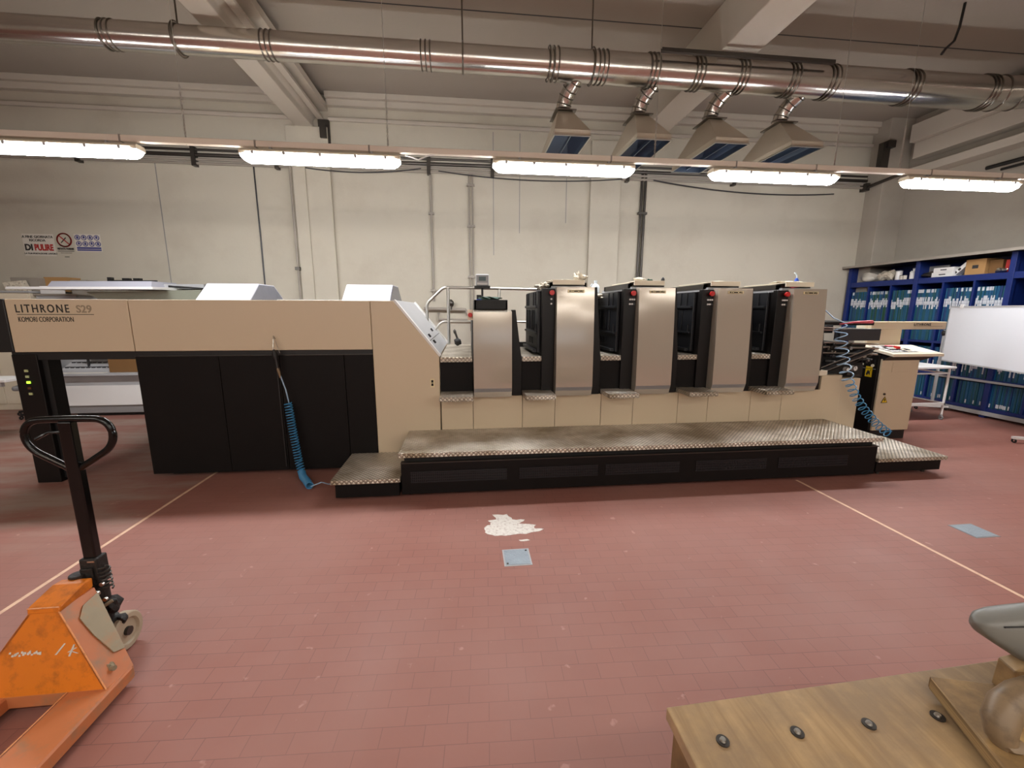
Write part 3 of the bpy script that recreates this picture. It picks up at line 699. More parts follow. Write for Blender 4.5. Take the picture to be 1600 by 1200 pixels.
# feed-side wall of the last tower and deck furniture between towers (washing units etc.)
for x in (.62, 1.34, 2.17, 2.98):
    MB().box(x-.02, x+.12, 5.15, 5.25, 1.14, 1.72 if x > 1 else 1.2).build('tower_link', 'blackp', press)

# treads, black kick panels and fold steps between the towers
gaps = [(-.266, .05), (.545, .742), (1.355, 1.567), (2.18, 2.392), (3.005, 3.217)]
gpan = [(-.266, .05), (.54, .75), (1.35, 1.57), (2.175, 2.395), (3.0, 3.22)]
fold = [(-.266, .052), (.548, .845), (1.368, 1.675), (2.195, 2.50), (3.02, 3.325)]
for (a, b), (c, e), (f0, f1) in zip(gaps, gpan, fold):
    MB().box(a, b, FY, BY-.1, 1.092, 1.142).build('tread', 'tread', press, bevel=.004)
    MB().box(c, e, FY+.03, FY+.12, .745, 1.092).build('kick_panel', 'door', press)
    MB().box(f0, f1, FY-.26, FY+.03, .750, .795).build('fold_step', 'tread', press, bevel=.006)
# handrail behind the treads
RY = 5.55
hr = MB()
def bend(pts, r, n=5):
    P = [Vector(q) for q in pts]; out = [P[0]]
    for a, b, c in zip(P, P[1:], P[2:]):
        u = (a-b).normalized(); v = (c-b).normalized()
        s, e2 = b+u*r, b+v*r
        for k in range(n+1):
            t_ = k/n; out.append(s.lerp(b, t_).lerp(b.lerp(e2, t_), t_))
    return out + [P[-1]]
hr.tube(bend([(-.51, RY, 1.14), (-.51, RY, 1.68), (-.29, RY, 1.885), (.98, RY, 1.868)], .05), .019, 10)
hr.tube(bend([(-.45, RY, 1.30), (-.32, RY, 1.45), (.98, RY, 1.44)], .05), .016, 10)
hr.build('handrail', 'steel', press, smooth=True)
for x in (-.235, .43): MB().tube([(x, RY, 1.14), (x, RY, 1.88)], .02, 10).build('handrail_post', 'steel', press, smooth=True)

# first tower: dark tray frame on top, buttons, hand wheel knob
MB().box(.075, .40, FY+.02, FY+.05, 1.60, 1.695).box(.075, .095, FY+.02, 4.8, 1.60, 1.695).box(.38, .40, FY+.02, 4.8, 1.60, 1.695).box(.075, .40, 4.77, 4.8, 1.60, 1.70).box(.075, .40, FY+.02, 4.8, 1.60, 1.61).build('tool_tray', 'black', press, bevel=.003)
MB().cyl((.035, FY+.03, 1.55), (.035, FY-.02, 1.55), .022, 16).build('stop_button', 'red', press, smooth=True)
MB().box(.01, .06, FY+.03, FY+.12, 1.50, 1.60).build('button_box', 'cream', press)
MB().cyl((.47, FY+.2, 1.56), (.50, FY+.2, 1.56), .02, 12).box(.44, .47, FY+.18, FY+.22, 1.54, 1.58).build('side_knob', 'blackp', press)

# feeder at the right-hand end
MB().box(3.872, 4.12, FY+.02, FY+.6, .05, .90).build('feeder_panel', 'beige', press, bevel=.005)
MB().box(4.12, 4.36, FY+.03, FY+.9, .05, .86).build('feeder_panel', 'beige', press, bevel=.005)
MB().box(3.80, 3.87, FY+.1, 5.3, .74, 1.2).box(4.36, 4.62, FY+.35, 5.4, .05, 1.0).box(3.9, 4.6, 5.3, 5.5, .3, 1.45).build('feeder_frame', 'blackp', press)
MB().box(3.80, 4.66, FY+.25, 5.35, 1.435, 1.475).build('feeder_top', 'black', press, bevel=.004)
MB().box(4.12, 4.62, FY+.12, FY+.2, 1.27, 1.40).build('feeder_cover', 'dgrey', press, bevel=.004)
MB().box(3.80, 4.12, FY+.22, FY+.3, 1.35, 1.44).build('feeder_cover', 'guard', press, bevel=.004)
for z, r in ((1.385, .008), (1.245, .008), (1.195, .012), (1.13, .009), (1.41, .007)):
    MB().tube([(3.80, FY+.16, z+.01), (4.66, FY+.16, z-.02)], r, 8).build('feeder_rod', 'steel', press, smooth=True)
sk = random.Random(5)
for k in range(26):
    x, z = sk.uniform(3.84, 4.58), sk.uniform(1.02, 1.24)
    s_ = sk.uniform(.012, .032)
    MB().cyl((x, FY+.14, z), (x, FY+.14+sk.uniform(.02, .07), z), s_*.7, 10).box(x-s_, x+s_, FY+.18, FY+.24, z-s_*.5, z+s_*.5).build('suction_fitting', sk.choice(['dgrey', 'steel', 'blackp', 'darksteel', 'mgrey']), press)
MB().box(3.84, 4.6, FY+.26, 4.9, .95, 1.22).build('feeder_head', 'blackp', press)
# inclined feed board
fb = MB().loft([[(3.84, FY+.05, .90), (3.84, FY+.9, .90), (3.84, FY+.9, .93), (3.84, FY+.05, .93)], [(4.56, FY+.12, 1.14), (4.56, FY+.9, 1.14), (4.56, FY+.9, 1.17), (4.56, FY+.12, 1.17)]]).build('feed_board', 'dgrey', press)
for k in range(4):
    y = FY+.1+.03*k
    MB().tube([(3.84, FY+.045+.0*k, .90+.03*k-.02), (4.56, FY+.11, 1.13+.03*k-.02)], .006, 6).build('feed_rail', 'steel' if k % 2 else 'blackp', press)
MB().box(3.80, 3.90, FY-.02, FY+.1, .90, .96).build('feeder_block', 'cream', press, bevel=.01)
MB().box(4.0, 4.44, FY+.10, FY+.14, .86, 1.0).build('gauge_panel', 'blackp', press)
for x, z, r in ((4.215, .955, .024), (4.305, .965, .030)):
    g = MB().cyl((x, FY+.10, z), (x, FY+.06, z), r, 24).build('pressure_gauge', 'white', press, smooth=True)
    MB().ring((x, FY+.058, z), (0, 1, 0), r, .004, 24, 5).box(x-.001, x+.001, FY+.057, FY+.06, z-.002, z+r*.7).build('gauge_rim', 'darksteel', g)
MB().box(4.25, 4.36, FY+.05, FY+.1, .88, .90).box(4.2, 4.24, FY+.05, FY+.1, .89, .92).build('regulator', 'darksteel', press)
MB().box(4.06, 4.42, 5.5, 5.56, 1.3, 1.66).build('feeder_rear_guard', 'dgrey', press, bevel=.005)

# ------------------------------------------------------------------ step platform in front
pl = thing('step_platform', 'long chequer plate platform with black grilled skirt in front of the press towers', 'platform', (1.68, 3.4, 0))
MB().box(-.592, 3.95, 3.40, FY+.005, .366, .408).build('deck', 'tread', pl, bevel=.004)
MB().box(-.555, 3.915, 3.47, FY, .04, .366).build('frame', 'blackp', pl)
MB().box(-.578, 3.93, 3.415, 3.47, .310, .318).build('ledge', 'darksteel', pl)
sk_ = MB().box(-.578, 3.93, 3.425, 3.47, .03, .31).build('skirt', 'door', pl, bevel=.004)
for x in (-.5, .75, 2.2, 3.6): MB().cyl((x, 3.6, 0), (x, 3.6, .05), .03, 12).cyl((x, 3.95, 0), (x, 3.95, .05), .03, 12).build('foot', 'darksteel', pl)
for a, b in ((-.50, .33), (.44, 1.15), (1.22, 1.92), (2.08, 2.78), (2.90, 3.62)):
    gr = MB()
    n = int((b-a)/.016)
    for k in range(n):
        x = a + (b-a)*(k+.5)/n; gr.box(x-.003, x+.003, 3.418, 3.426, .135, .232)
    for z in (.14, .165, .19, .215, .232): gr.box(a, b, 3.416, 3.426, z-.003, z+.003)
    gr.build('vent_grille', 'guard', pl)
    MB().box(a, b, 3.4235, 3.4245, .13, .236).build('vent_gauze', 'black', pl)
t = thing('low_step', 'low chequer plate step at the left end of the platform', 'step', (-.87, 3.4, 0))
MB().box(-1.156, -.585, 3.40, FY+.0, .150, .190).build('deck', 'tread', t, bevel=.004)
MB().box(-1.130, -.60, 3.43, FY-.01, .022, .150).build('skirt', 'door', t, bevel=.003)
for x in (-1.08, -.68):
    for y in (3.5, 3.98): MB().cyl((x, y, 0), (x, y, .03), .02, 12).build('foot', 'darksteel', t)
t = thing('low_step', 'low chequer plate step at the right end of the platform, beside the console', 'step', (4.32, 3.4, 0))
MB().box(3.935, 4.690, 3.40, FY+.0, .155, .192).build('deck', 'tread', t, bevel=.004)
MB().box(3.95, 4.66, 3.43, FY-.01, .045, .155).build('skirt', 'door', t, bevel=.003)
for x in (4.05, 4.56):
    for y in (3.5, 3.98): MB().cyl((x, y, 0), (x, y, .05), .016, 12).build('foot', 'darksteel', t)

# ------------------------------------------------------------------ feeder console
cs = thing('control_console', 'beige and black operator console with sloping desk at the feeder end of the press', 'console', (5.27, 4.5, 0))
MB().box(5.03, 5.52, 4.52, 5.12, 0, .115).build('plinth', 'blackp', cs)
MB().box(5.00, 5.50, 4.52, 5.12, .115, 1.06).build('body', 'black', cs, bevel=.006)
dr = MB().box(5.025, 5.535, 4.495, 4.52, .118, 1.02).build('door', 'beige', cs, bevel=.006)
MB().box(5.17, 5.40, 4.490, 4.496, .86, .985).build('recess_frame', 'beige', dr, bevel=.004)
MB().cyl((5.12, 4.50, .585), (5.12, 4.485, .585), .014, 14).build('lock', 'darksteel', dr)
wt = MB().prism([(5.09, .475), (5.18, .475), (5.135, .555)], 'y', 4.490, 4.496).build('warning_sticker', 'inkk', dr)
MB().prism([(5.10, .481), (5.17, .481), (5.135, .543)], 'y', 4.488, 4.491).build('warning_sticker', 'yellow', dr)
MB().prism([(5.132, .53), (5.145, .53), (5.138, .512), (5.147, .512), (5.128, .488), (5.132, .506), (5.123, .506)], 'y', 4.486, 4.489).build('warning_mark', 'inkk', dr)
# left flank details (faces -x)
sd = MB().box(4.996, 5.002, 4.58, 4.665, .785, .915).build('hand_hazard_sticker', 'yellow', cs)
MB().prism([(4.592, .89), (4.61, .85), (4.63, .87), (4.65, .82), (4.64, .80), (4.62, .83), (4.60, .81), (4.605, .85)], 'x', 4.992, 4.997).build('sticker_mark', 'inkk', sd)
for y in (4.72, 4.58): MB().cyl((5.0, y, .93), (4.988, y, .93), .018, 14).build('flank_light', 'cream', cs, smooth=True)
MB().box(4.996, 5.0, 4.54, 4.76, .885, .893).build('flank_line', 'mgrey', cs)
for k in range(3):
    for j in range(4): MB().cyl((5.0, 4.56+.06*j, 1.0-.02*k), (4.994, 4.56+.06*j, 1.0-.02*k), .006, 8).build('flank_hole', 'dgrey', cs)
# underside and desk
MB().loft([[(5.02, 4.37, 1.065), (5.66, 4.37, 1.065), (5.66, 4.46, 1.0), (5.02, 4.5, 1.0)][i:i+1]*1 for i in range(0)] or [[(5.03, 4.42, 1.06), (5.66, 4.42, 1.06), (5.66, 5.05, 1.10), (5.03, 5.05, 1.10)], [(5.03, 4.52, .985), (5.55, 4.52, .985), (5.55, 5.05, .985), (5.03, 5.05, .985)]]).build('desk_underside', 'blackp', cs)
def desk_z(y): return 1.095 + (y-4.37)*.17
dk = MB().loft([[(5.02, 4.37, desk_z(4.37)-.035), (5.70, 4.37, desk_z(4.37)-.035), (5.74, 4.80, desk_z(4.8)-.035), (5.0, 4.80, desk_z(4.8)-.035)], [(5.02, 4.37, desk_z(4.37)), (5.70, 4.37, desk_z(4.37)), (5.74, 4.80, desk_z(4.8)), (5.0, 4.80, desk_z(4.8))]]).build('desk', 'cream', cs, bevel=.005)
def on_desk(x0, x1, y0, y1, h, name, m, par=None):
    e_ = .001
    return MB().loft([[(x0, y0, desk_z(y0)+e_), (x1, y0, desk_z(y0)+e_), (x1, y1, desk_z(y1)+e_), (x0, y1, desk_z(y1)+e_)], [(x0, y0, desk_z(y0)+h), (x1, y0, desk_z(y0)+h), (x1, y1, desk_z(y1)+h), (x0, y1, desk_z(y1)+h)]]).build(name, m, par or dk)
on_desk(5.08, 5.44, 4.44, 4.76, .003, 'key_panel', 'mgrey')
kr = random.Random(2)
for r in range(4):
    for c in range(6):
        on_desk(5.10+.055*c, 5.14+.055*c, 4.46+.07*r, 4.50+.07*r, .008, 'key', ['white', 'cream', 'dgrey', 'white', 'black', 'white'][kr.randrange(6)])
on_desk(5.30, 5.34, 4.58, 4.63, .03, 'key', 'red'); on_desk(5.28, 5.36, 4.68, 4.73, .012, 'key', 'pink')
# upright back and long name bar
hb = MB().box(5.10, 5.60, 4.82, 4.96, 1.10, 1.37).build('upright', 'beige', cs, bevel=.005)
MB().prism([(4.80, 1.12), (4.86, 1.47), (4.96, 1.47), (4.96, 1.12)], 'x', 5.08, 5.12).build('upright_cheek', 'cream', cs, bevel=.004)
nb_ = MB().box(5.12, 6.20, 4.79, 4.96, 1.365, 1.462).build('name_bar', 'beige', cs, bevel=.006)
MB().text('LITHRONE', 5.72, 4.788, 1.412, .044, sx=1.0, bold=.001, space=1.25).box(5.72, 6.14, 4.787, 4.79, 1.400, 1.403).build('lettering', 'inkk', nb_)
o = on_desk(5.47, 5.69, 4.42, 4.72, .003, 'desk_sheet', 'paper'); o.parent = None; o.name = 'paper_sheet'
o.location = Vector((5.27, 4.5, 0)); tag(o, 'blank white sheet of paper lying on the console desk', 'paper')

# coiled hoses
def coil(p_list, R, turns, r, steps=14):
    P = [Vector(q) for q in p_list]; seg = [(b-a).length for a, b in zip(P, P[1:])]; tot = sum(seg); out = []
    n = int(turns*steps)
    for i in range(n+1):
        s = tot*i/n; k = 0
        while k < len(seg)-1 and s > seg[k]: s -= seg[k]; k += 1
        c = P[k].lerp(P[k+1], min(1, s/seg[k])); t_ = (P[k+1]-P[k]).normalized()
        a = t_.cross(Vector((0, 1, 0.01))).normalized(); b = t_.cross(a)
        th = 2*PI*i/steps; out.append(c + (a*math.cos(th) + b*math.sin(th))*R)
    return out
t = thing('coiled_air_hose', 'blue coiled air hose with blow gun hanging from a hook on the black delivery doors', 'hose', (-1.72, FY-.05, 0))
HY = FY-.06
MB().tube([(-1.775, FY, 1.33), (-1.775, FY-.03, 1.36), (-1.77, FY-.05, 1.33), (-1.775, HY, 1.25), (-1.77, HY, 1.20)], .004, 6).tube([(-1.77, FY-.04, 1.34), (-1.745, HY, 1.30), (-1.72, HY, 1.20)], .0025, 6).build('hook', 'steel', t)
MB().tube([(-1.772, HY, 1.235), (-1.765, HY, 1.19), (-1.76, HY, 1.15)], .015, 10, rs=[.008, .026, .018]).tube([(-1.76, HY, 1.16), (-1.755, HY, 1.10), (-1.752, HY, 1.06)], .014, 10).build('blow_gun', 'blackp', t, smooth=True)
MB().tube([(-1.752, HY, 1.065), (-1.745, HY, 1.03), (-1.735, HY, .97)], .01, 8, rs=[.014, .014, .008]).build('coupling', 'cast', t, smooth=True)
MB().tube([(-1.737, HY, 1.0), (-1.70, HY, .86), (-1.685, HY, .76), (-1.68, HY, .72)], .006, 8).build('lead', 'hosew', t, smooth=True)
cz = coil([(-1.69, HY, .73), (-1.665, HY-.01, .45), (-1.63, HY-.03, .16), (-1.60, HY-.06, .06)], .032, 26, .0055)
cz2 = coil([(-1.60, HY-.06, .06), (-1.56, HY-.14, .045), (-1.49, HY-.24, .04), (-1.43, HY-.34, .038)], .030, 26, .0055)
MB().tube(cz, .0055, 7).tube(cz2, .0055, 7).build('coil', 'hose', t, smooth=True)
MB().tube([(-1.42, HY-.34, .03), (-1.34, HY-.3, .05), (-1.22, 3.55, .10), (-1.13, 3.5, .14)], .005, 6).build('tail', 'hosew', t, smooth=True)
t = thing('coiled_air_hose', 'pale blue coiled hose hanging at the feeder and trailing past the console', 'hose', (4.3, FY-.05, 0))
cw = coil([(3.93, FY-.06, 1.45), (3.95, FY-.08, 1.25), (4.01, FY-.09, 1.02), (4.10, FY-.09, .84)], .055, 7, .006, 18)
MB().tube(cw, .006, 7).build('coil', 'hosew', t, smooth=True)
cw = coil([(4.10, FY-.09, .84), (4.20, FY-.09, .68), (4.32, FY-.10, .53), (4.48, FY-.11, .37), (4.66, FY-.12, .245)], .042, 13, .0055, 16)
MB().tube(cw, .0055, 7).build('coil', 'hose', t, smooth=True)
MB().tube([(3.86, FY+.1, 1.62), (3.90, FY+.0, 1.52), (4.0, FY-.03, 1.475), (4.1, FY-.03, 1.47)], .006, 7).build('lead', 'hosew', t, smooth=True)
MB().tube([(3.95, FY-.03, 1.46), (4.12, FY-.03, 1.478), (4.34, FY-.02, 1.482)], .01, 8, rs=[.006, .011, .018]).build('blow_gun', 'pink', t, smooth=True)

# ------------------------------------------------------------------ things lying on the press
def jug(x, y, z, h, label, m='plastic', cap=None):
    r = h*.36
    t = thing('plastic_jug', label, 'jug', (x, y, z))
    b = MB(); rs = [(0, r), (.55*h, r), (.72*h, r*.75), (.82*h, r*.36), (h, r*.36)]
    b.loft([[(math.cos(2*PI*k/20)*q*1.0, math.sin(2*PI*k/20)*q*.8, zz) for k in range(20)] for zz, q in rs])
    b.build('body', m, t, smooth=True, local=True)
    MB().cyl((0, 0, h), (0, 0, h*1.1), r*.4, 14).build('cap', cap or m, t, local=True)
    MB().tube([(-r*.9, 0, h*.5), (-r*1.25, 0, h*.65), (-r*.8, 0, h*.82)], r*.12, 8).build('handle', m, t, smooth=True, local=True)
    return t
def rag(x, y, z, sx, sy, sz, label, seed, m='rag', amp=.35):
    o = MB().blob((x, y, z+sz*.75), (sx, sy, sz), seed, amp, 3).build('cloth_rag', m, None, smooth=True)
    o.location.z = z
    return tag(o, label, 'cloth')
TT = 1.880
rag(1.0, 4.35, TT, .13, .12, .012, 'flat stained cloth spread on top of the second tower from the left', 1)
rag(1.19, 4.32, TT, .055, .06, .035, 'crumpled grey cloth at the right corner of the second tower top', 2)
rag(1.23, 4.6, TT, .03, .05, .05, 'stiff pointed paper rag sticking up behind the second tower', 5, amp=.6)
rag(.80, 4.35, 1.80, .07, .12, .03, 'stained cloth hanging over the guard left of the second tower', 3)
rag(1.42, 4.75, 1.72, .13, .15, .03, 'pale cloth over the deck between the second and third towers', 8)
rag(1.80, 4.3, TT, .06, .06, .022, 'small brown stained cloth on top of the middle tower', 4)
rag(1.92, 4.3, TT, .03, .03, .018, 'small dark rag lump beside the cloth on the middle tower', 14, 'raggreen')
rag(2.70, 4.35, TT, .12, .12, .012, 'flat dirty cloth on top of the fourth tower', 6)
rag(3.50, 4.35, TT, .13, .12, .014, 'flat cloth on top of the last tower, left of the blue bottle', 7)
rag(3.45, 4.15, TT-.05, .05, .02, .014, 'small pinkish cloth hanging at the front edge of the last tower top', 9, 'pink')
rag(.24, 4.25, 1.69, .10, .12, .018, 'green and black crumpled cloth on the tool tray of the low first tower', 10, 'raggreen')
rag(.33, 4.2, 1.635, .05, .05, .016, 'dark green cloth end inside the tool tray of the low first tower', 11, 'raggreen')
jug(1.50, 4.82, 1.795, .13, 'small milky plastic jug standing behind the guard right of the second tower')
t = thing('spray_bottle', 'blue trigger spray bottle standing on the last tower', 'bottle', (3.60, 4.3, TT))
MB().loft([[(math.cos(2*PI*k/14)*q, math.sin(2*PI*k/14)*q, z) for k in range(14)] for z, q in ((0, .022), (.04, .024), (.07, .010))]).build('body', 'bluep', t, smooth=True, local=True)
MB().tube([(0, 0, .07), (0, 0, .09), (-.02, 0, .12), (-.035, 0, .125)], .007, 8).build('spout', 'plastic', t, smooth=True, local=True)
t = thing('hand_bell_knob', 'round grey hand knob standing at the right corner of the middle tower', 'knob', (2.02, 4.2, TT-.01))
MB().blob((0, 0, .035), (.018, .018, .032), 2, .05, 2).build('grip', 'dgrey', t, smooth=True, local=True)
MB().cyl((0, 0, 0), (0, 0, .01), .02, 12).build('base', 'steel', t, local=True)
for (x, lb) in ((1.01, 'ink tray lid lying across the second tower top'), (1.84, 'ink tray lid lying across the middle tower top'), (2.66, 'ink tray lid lying across the fourth tower top'), (3.49, 'ink tray lid lying across the last tower top')):
    t = thing('ink_tray_lid', lb, 'tray', (x, 4.3, TT+.001))
    MB().box(-.15, .15, -.10, .5, 0, .008).build('plate', 'cream', t, local=True, bevel=.002)
    MB().box(-.16, .16, -.19, -.175, -.035, .012).box(-.15, .15, -.18, -.10, 0, .008).build('front_edge', 'cream', t, local=True, bevel=.002)
t = thing('weighing_display', 'grey weighing display with small screen on a thin black pole above the first tower', 'display', (.185, 4.9, 1.61))
MB().cyl((0, 0, 0), (0, 0, .26), .012, 10).cyl((0, 0, 0), (0, 0, .012), .06, 20).build('pole', 'blackp', t, local=True)
MB().prism([(-.03, .26), (-.045, .385), (.02, .395), (.04, .26)], 'x', -.075, .075).build('case', 'lgrey', t, local=True, bevel=.008)
MB().prism([(-.040, .315), (-.0465, .36), (-.043, .36), (-.036, .315)], 'x', -.04, .04).build('screen', 'lcd', t, local=True)
MB().prism([(-.034, .272), (-.0375, .295), (-.034, .295), (-.030, .272)], 'x', -.06, .06).build('keypad', 'white', t, local=True)
MB().box(-.09, .09, -.03, .04, .235, .262).build('bracket', 'blackp', t, local=True, bevel=.003)
t = thing('spray_can', 'blue spray can with black cap on the first tower tray', 'can', (.135, 4.5, 1.61))
MB().cyl((0, 0, 0), (0, 0, .10), .028, 20).build('body', 'bluep', t, smooth=True, local=True)
MB().cyl((0, 0, .10), (0, 0, .145), .027, 20).build('cap', 'blackp', t, smooth=True, local=True)
# small black valve things on the far tread by the handrail
t = thing('grease_pump', 'small black and chrome grease pump standing on the far end of the first tread', 'pump', (-.12, 5.42, 1.142))
MB().blob((0, 0, .05), (.05, .04, .05), 5, .2, 2).build('body', 'blackp', t, smooth=True, local=True)
MB().cyl((.0, 0, .08), (-.03, 0, .17), .014, 10).blob((-.035, 0, .18), (.025, .02, .03), 7, .2, 2).build('nozzle', 'darksteel', t, smooth=True, local=True)

# ------------------------------------------------------------------ left background: press console desk, viewing canopy, cabinets
cd = thing('color_control_desk', 'long white and grey print control desk standing behind the delivery beam on the left', 'desk', (-5.0, 6.7, 0))
MB().box(-5.9, -3.7, 6.78, 7.3, 0, .05).build('plinth', 'blackp', cd)
MB().box(-5.95, -3.6, 6.72, 7.4, .05, .17).build('base', 'mgrey', cd, bevel=.004)
MB().box(-5.95, -3.6, 6.70, 7.4, .17, .475).build('front_panel', 'white', cd, bevel=.004)
MB().box(-5.95, -3.6, 6.70, 7.4, .475, .63).build('upper_panel', 'lgrey', cd, bevel=.004)
MB().box(-6.0, -3.55, 6.62, 7.45, .63, .665).build('worktop', 'lgrey', cd, bevel=.004)
MB().loft([[(-6.0, 6.75, .70), (-5.3, 6.75, .70), (-5.3, 7.1, .88), (-6.0, 7.1, .88)], [(-6.0, 6.75, .665), (-5.3, 6.75, .665), (-5.3, 7.1, .665), (-6.0, 7.1, .665)]]).build('key_console', 'lgrey', cd, bevel=.004)
kb = MB()
for k in range(2):
    for i in range(9): kb.box(-5.97+.072*i, -5.92+.072*i, 6.80+.12*k, 6.84+.12*k, .72+.06*k, .745+.06*k)
kb.build('key_row', 'dgrey', cd)
o = MB().box(-5.93, -5.33, 6.64, 6.72, .666, .672).build('paper_sheet', 'paper'); tag(o, 'white sheet lying at the front edge of the print control desk', 'paper')
t = thing('desk_monitor', 'black monitor on a thin stand on the print control desk, seen under the delivery beam', 'monitor', (-5.68, 6.85, .665))
MB().cyl((0, 0, 0), (0, 0, .24), .016, 10).cyl((0, 0, 0), (0, 0, .015), .07, 16).build('stand', 'blackp', t, local=True)
MB().box(-.05, .42, -.03, .02, .2, .24).box(.0, .4, .0, .03, .23, .5).build('screen_case', 'blackp', t, local=True, bevel=.006)
o = MB().box(-5.31, -4.75, 6.72, 7.05, .665, .90).build('brown_carton', 'cardd', bevel=.004); tag(o, 'dark brown carton standing on the print control desk, seen under the beam', 'box')
# light canopy over the desk
cn = thing('viewing_canopy', 'white lamp canopy over the print control desk, showing above the delivery beam', 'canopy', (-5.0, 6.9, .665))
MB().box(-5.2, -5.05, 7.46, 7.56, 0, 1.9).box(-3.95, -3.8, 7.46, 7.56, 0, 1.9).build('column', 'green', cn)
MB().loft([[(-5.28, 6.75, 1.70), (-4.0, 6.75, 1.70), (-4.0, 7.56, 1.70), (-5.28, 7.56, 1.70)], [(-5.40, 6.66, 1.84), (-3.86, 6.66, 1.875), (-3.86, 7.56, 1.875), (-5.40, 7.56, 1.84)]]).build('back_hood', 'green', cn, bevel=.004)
MB().loft([[(-6.12, 6.35, 1.855), (-4.30, 6.35, 1.865), (-4.30, 7.2, 1.88), (-6.12, 7.2, 1.88)], [(-6.10, 6.35, 1.89), (-4.30, 6.35, 1.90), (-4.30, 7.2, 1.92), (-6.10, 7.2, 1.92)]]).build('lamp_shelf', 'white', cn, bevel=.004)
MB().loft([[(-5.85, 6.62, 1.90), (-4.5, 6.62, 1.905), (-4.5, 7.2, 1.92), (-5.85, 7.2, 1.92)], [(-5.83, 6.68, 1.985), (-4.52, 6.68, 1.995), (-4.52, 7.2, 2.0), (-5.83, 7.2, 2.0)]]).build('lamp_box', 'hoodwhite', cn, bevel=.004)
MB().box(-4.62, -3.95, 6.9, 7.3, 1.90, 1.97).build('end_box', 'lgrey', cn)
t = thing('black_bar_tool', 'black bar with two clamps lying on top of the white canopy', 'tool', (-5.0, 6.9, 1.998))
MB().box(-.26, .40, -.02, .02, 0, .022).build('bar', 'blackp', t, local=True)
MB().box(-.05, .04, -.03, .03, .022, .05).build('clamp', 'blackp', t, local=True)
MB().box(.10, .19, -.03, .03, .022, .05).build('clamp', 'blackp', t, local=True)
MB().box(-.25, -.20, -.03, .03, .02, .06).build('clamp', 'blackp', t, local=True)
t = thing('black_bar_tool', 'black bar lying on the right end of the canopy near the white hood', 'tool', (-4.1, 6.82, 1.885))
MB().loft([[(-.28, -.03, .03), (.28, -.03, 0), (.28, .03, 0), (-.28, .03, .03)], [(-.28, -.03, .06), (.28, -.03, .022), (.28, .03, .022), (-.28, .03, .06)]]).build('bar', 'blackp', t, local=True)
# cabinets and cartons far left
t = thing('low_cabinet', 'pale beige cabinet on the far left, showing above the delivery beam', 'cabinet', (-7.2, 7.5, 0))
MB().box(-8.6, -6.70, 7.30, 7.95, 0, 1.84).build('body', 'cream', t, bevel=.004)
MB().box(-8.62, -6.68, 7.27, 7.95, 1.84, 1.87).build('top', 'lgrey', t, bevel=.003)
for x0, x1 in ((-8.58, -7.96), (-7.95, -7.33), (-7.32, -6.72)):
    d_ = MB().box(x0, x1, 7.285, 7.30, .1, 1.83).build('door', 'cream', t, bevel=.003)
    MB().cyl((x1-.05, 7.285, 1.1), (x1-.05, 7.26, 1.1), .012, 10).build('door_knob', 'darksteel', d_)
t = thing('low_cabinet', 'grey cabinet with a darker top right of the beige one, behind the beam', 'cabinet', (-6.4, 7.6, 0))
MB().box(-6.67, -6.10, 7.35, 7.95, 0, 1.80).build('body', 'lgrey', t, bevel=.004)
MB().box(-6.69, -6.08, 7.33, 7.95, 1.80, 1.83).build('top', 'conduit', t, bevel=.003)
tag(MB().box(-7.12, -6.72, 7.5, 7.85, 1.87, 2.08).build('carton', 'conduit', bevel=.004), 'grey brown carton behind the crumpled one on the far left cabinet', 'box')
tag(MB().loft([[(-7.08, 7.36, 1.87), (-6.82, 7.36, 1.87), (-6.82, 7.48, 1.87), (-7.08, 7.48, 1.87)], [(-7.10, 7.34, 2.0), (-6.86, 7.37, 2.03), (-6.86, 7.46, 2.04), (-7.06, 7.5, 2.0)]]).build('torn_carton', 'rag', bevel=.01), 'torn printed carton at the left end of the boxes on the far left cabinet', 'box')
tag(MB().box(-6.74, -6.40, 7.6, 7.85, 1.87, 2.10).build('carton', 'cardb', bevel=.004), 'open brown carton on the cabinets left of the white canopy', 'box')
tag(MB().box(-6.36, -6.12, 7.6, 7.85, 1.83, 2.06).build('carton', 'conduit', bevel=.004), 'small grey brown carton right of the open one on the grey cabinet', 'box')
tag(MB().box(-6.64, -6.30, 7.40, 7.42, 1.83, 1.95).build('leaning_board', 'white', bevel=.002), 'narrow white board standing on the grey cabinet', 'board')
# white table at the left edge with swivel chair below
t = thing('side_table', 'white table at the left edge of the photo behind the delivery leg', 'table', (-6.1, 5.9, 0))
MB().box(-6.8, -5.40, 5.4, 5.75, .745, .775).build('tabletop', 'white', t, bevel=.004)
MB().box(-6.75, -5.47, 5.42, 5.46, .69, .745).build('apron', 'lgrey', t)
for x in (-6.74, -6.02):
    for y in (5.45, 5.7): MB().box(x-.02, x+.02, y-.02, y+.02, 0, .745).build('leg', 'lgrey', t)
t = thing('drawer_unit', 'small white drawer unit on castors far left beyond the table', 'cabinet', (-7.7, 7.0, 0))
MB().box(-7.9, -7.45, 6.6, 7.1, .08, .6).build('body', 'white', t, bevel=.004)
for z in (.12, .28, .44): MB().box(-7.88, -7.47, 6.585, 6.6, z, z+.14).build('drawer', 'cream', t, bevel=.003)
for x in (-7.85, -7.5):
    for y in (6.66, 7.04): MB().ring((x, y, .04), (1, 0, 0), .025, .015, 16, 6).cyl((x, y, .05), (x, y, .09), .01, 8).build('castor', 'blackp', t)
ch = thing('swivel_chair', 'grey swivel chair with black five star base behind the delivery leg', 'chair', (-6.45, 6.9, 0), .5)
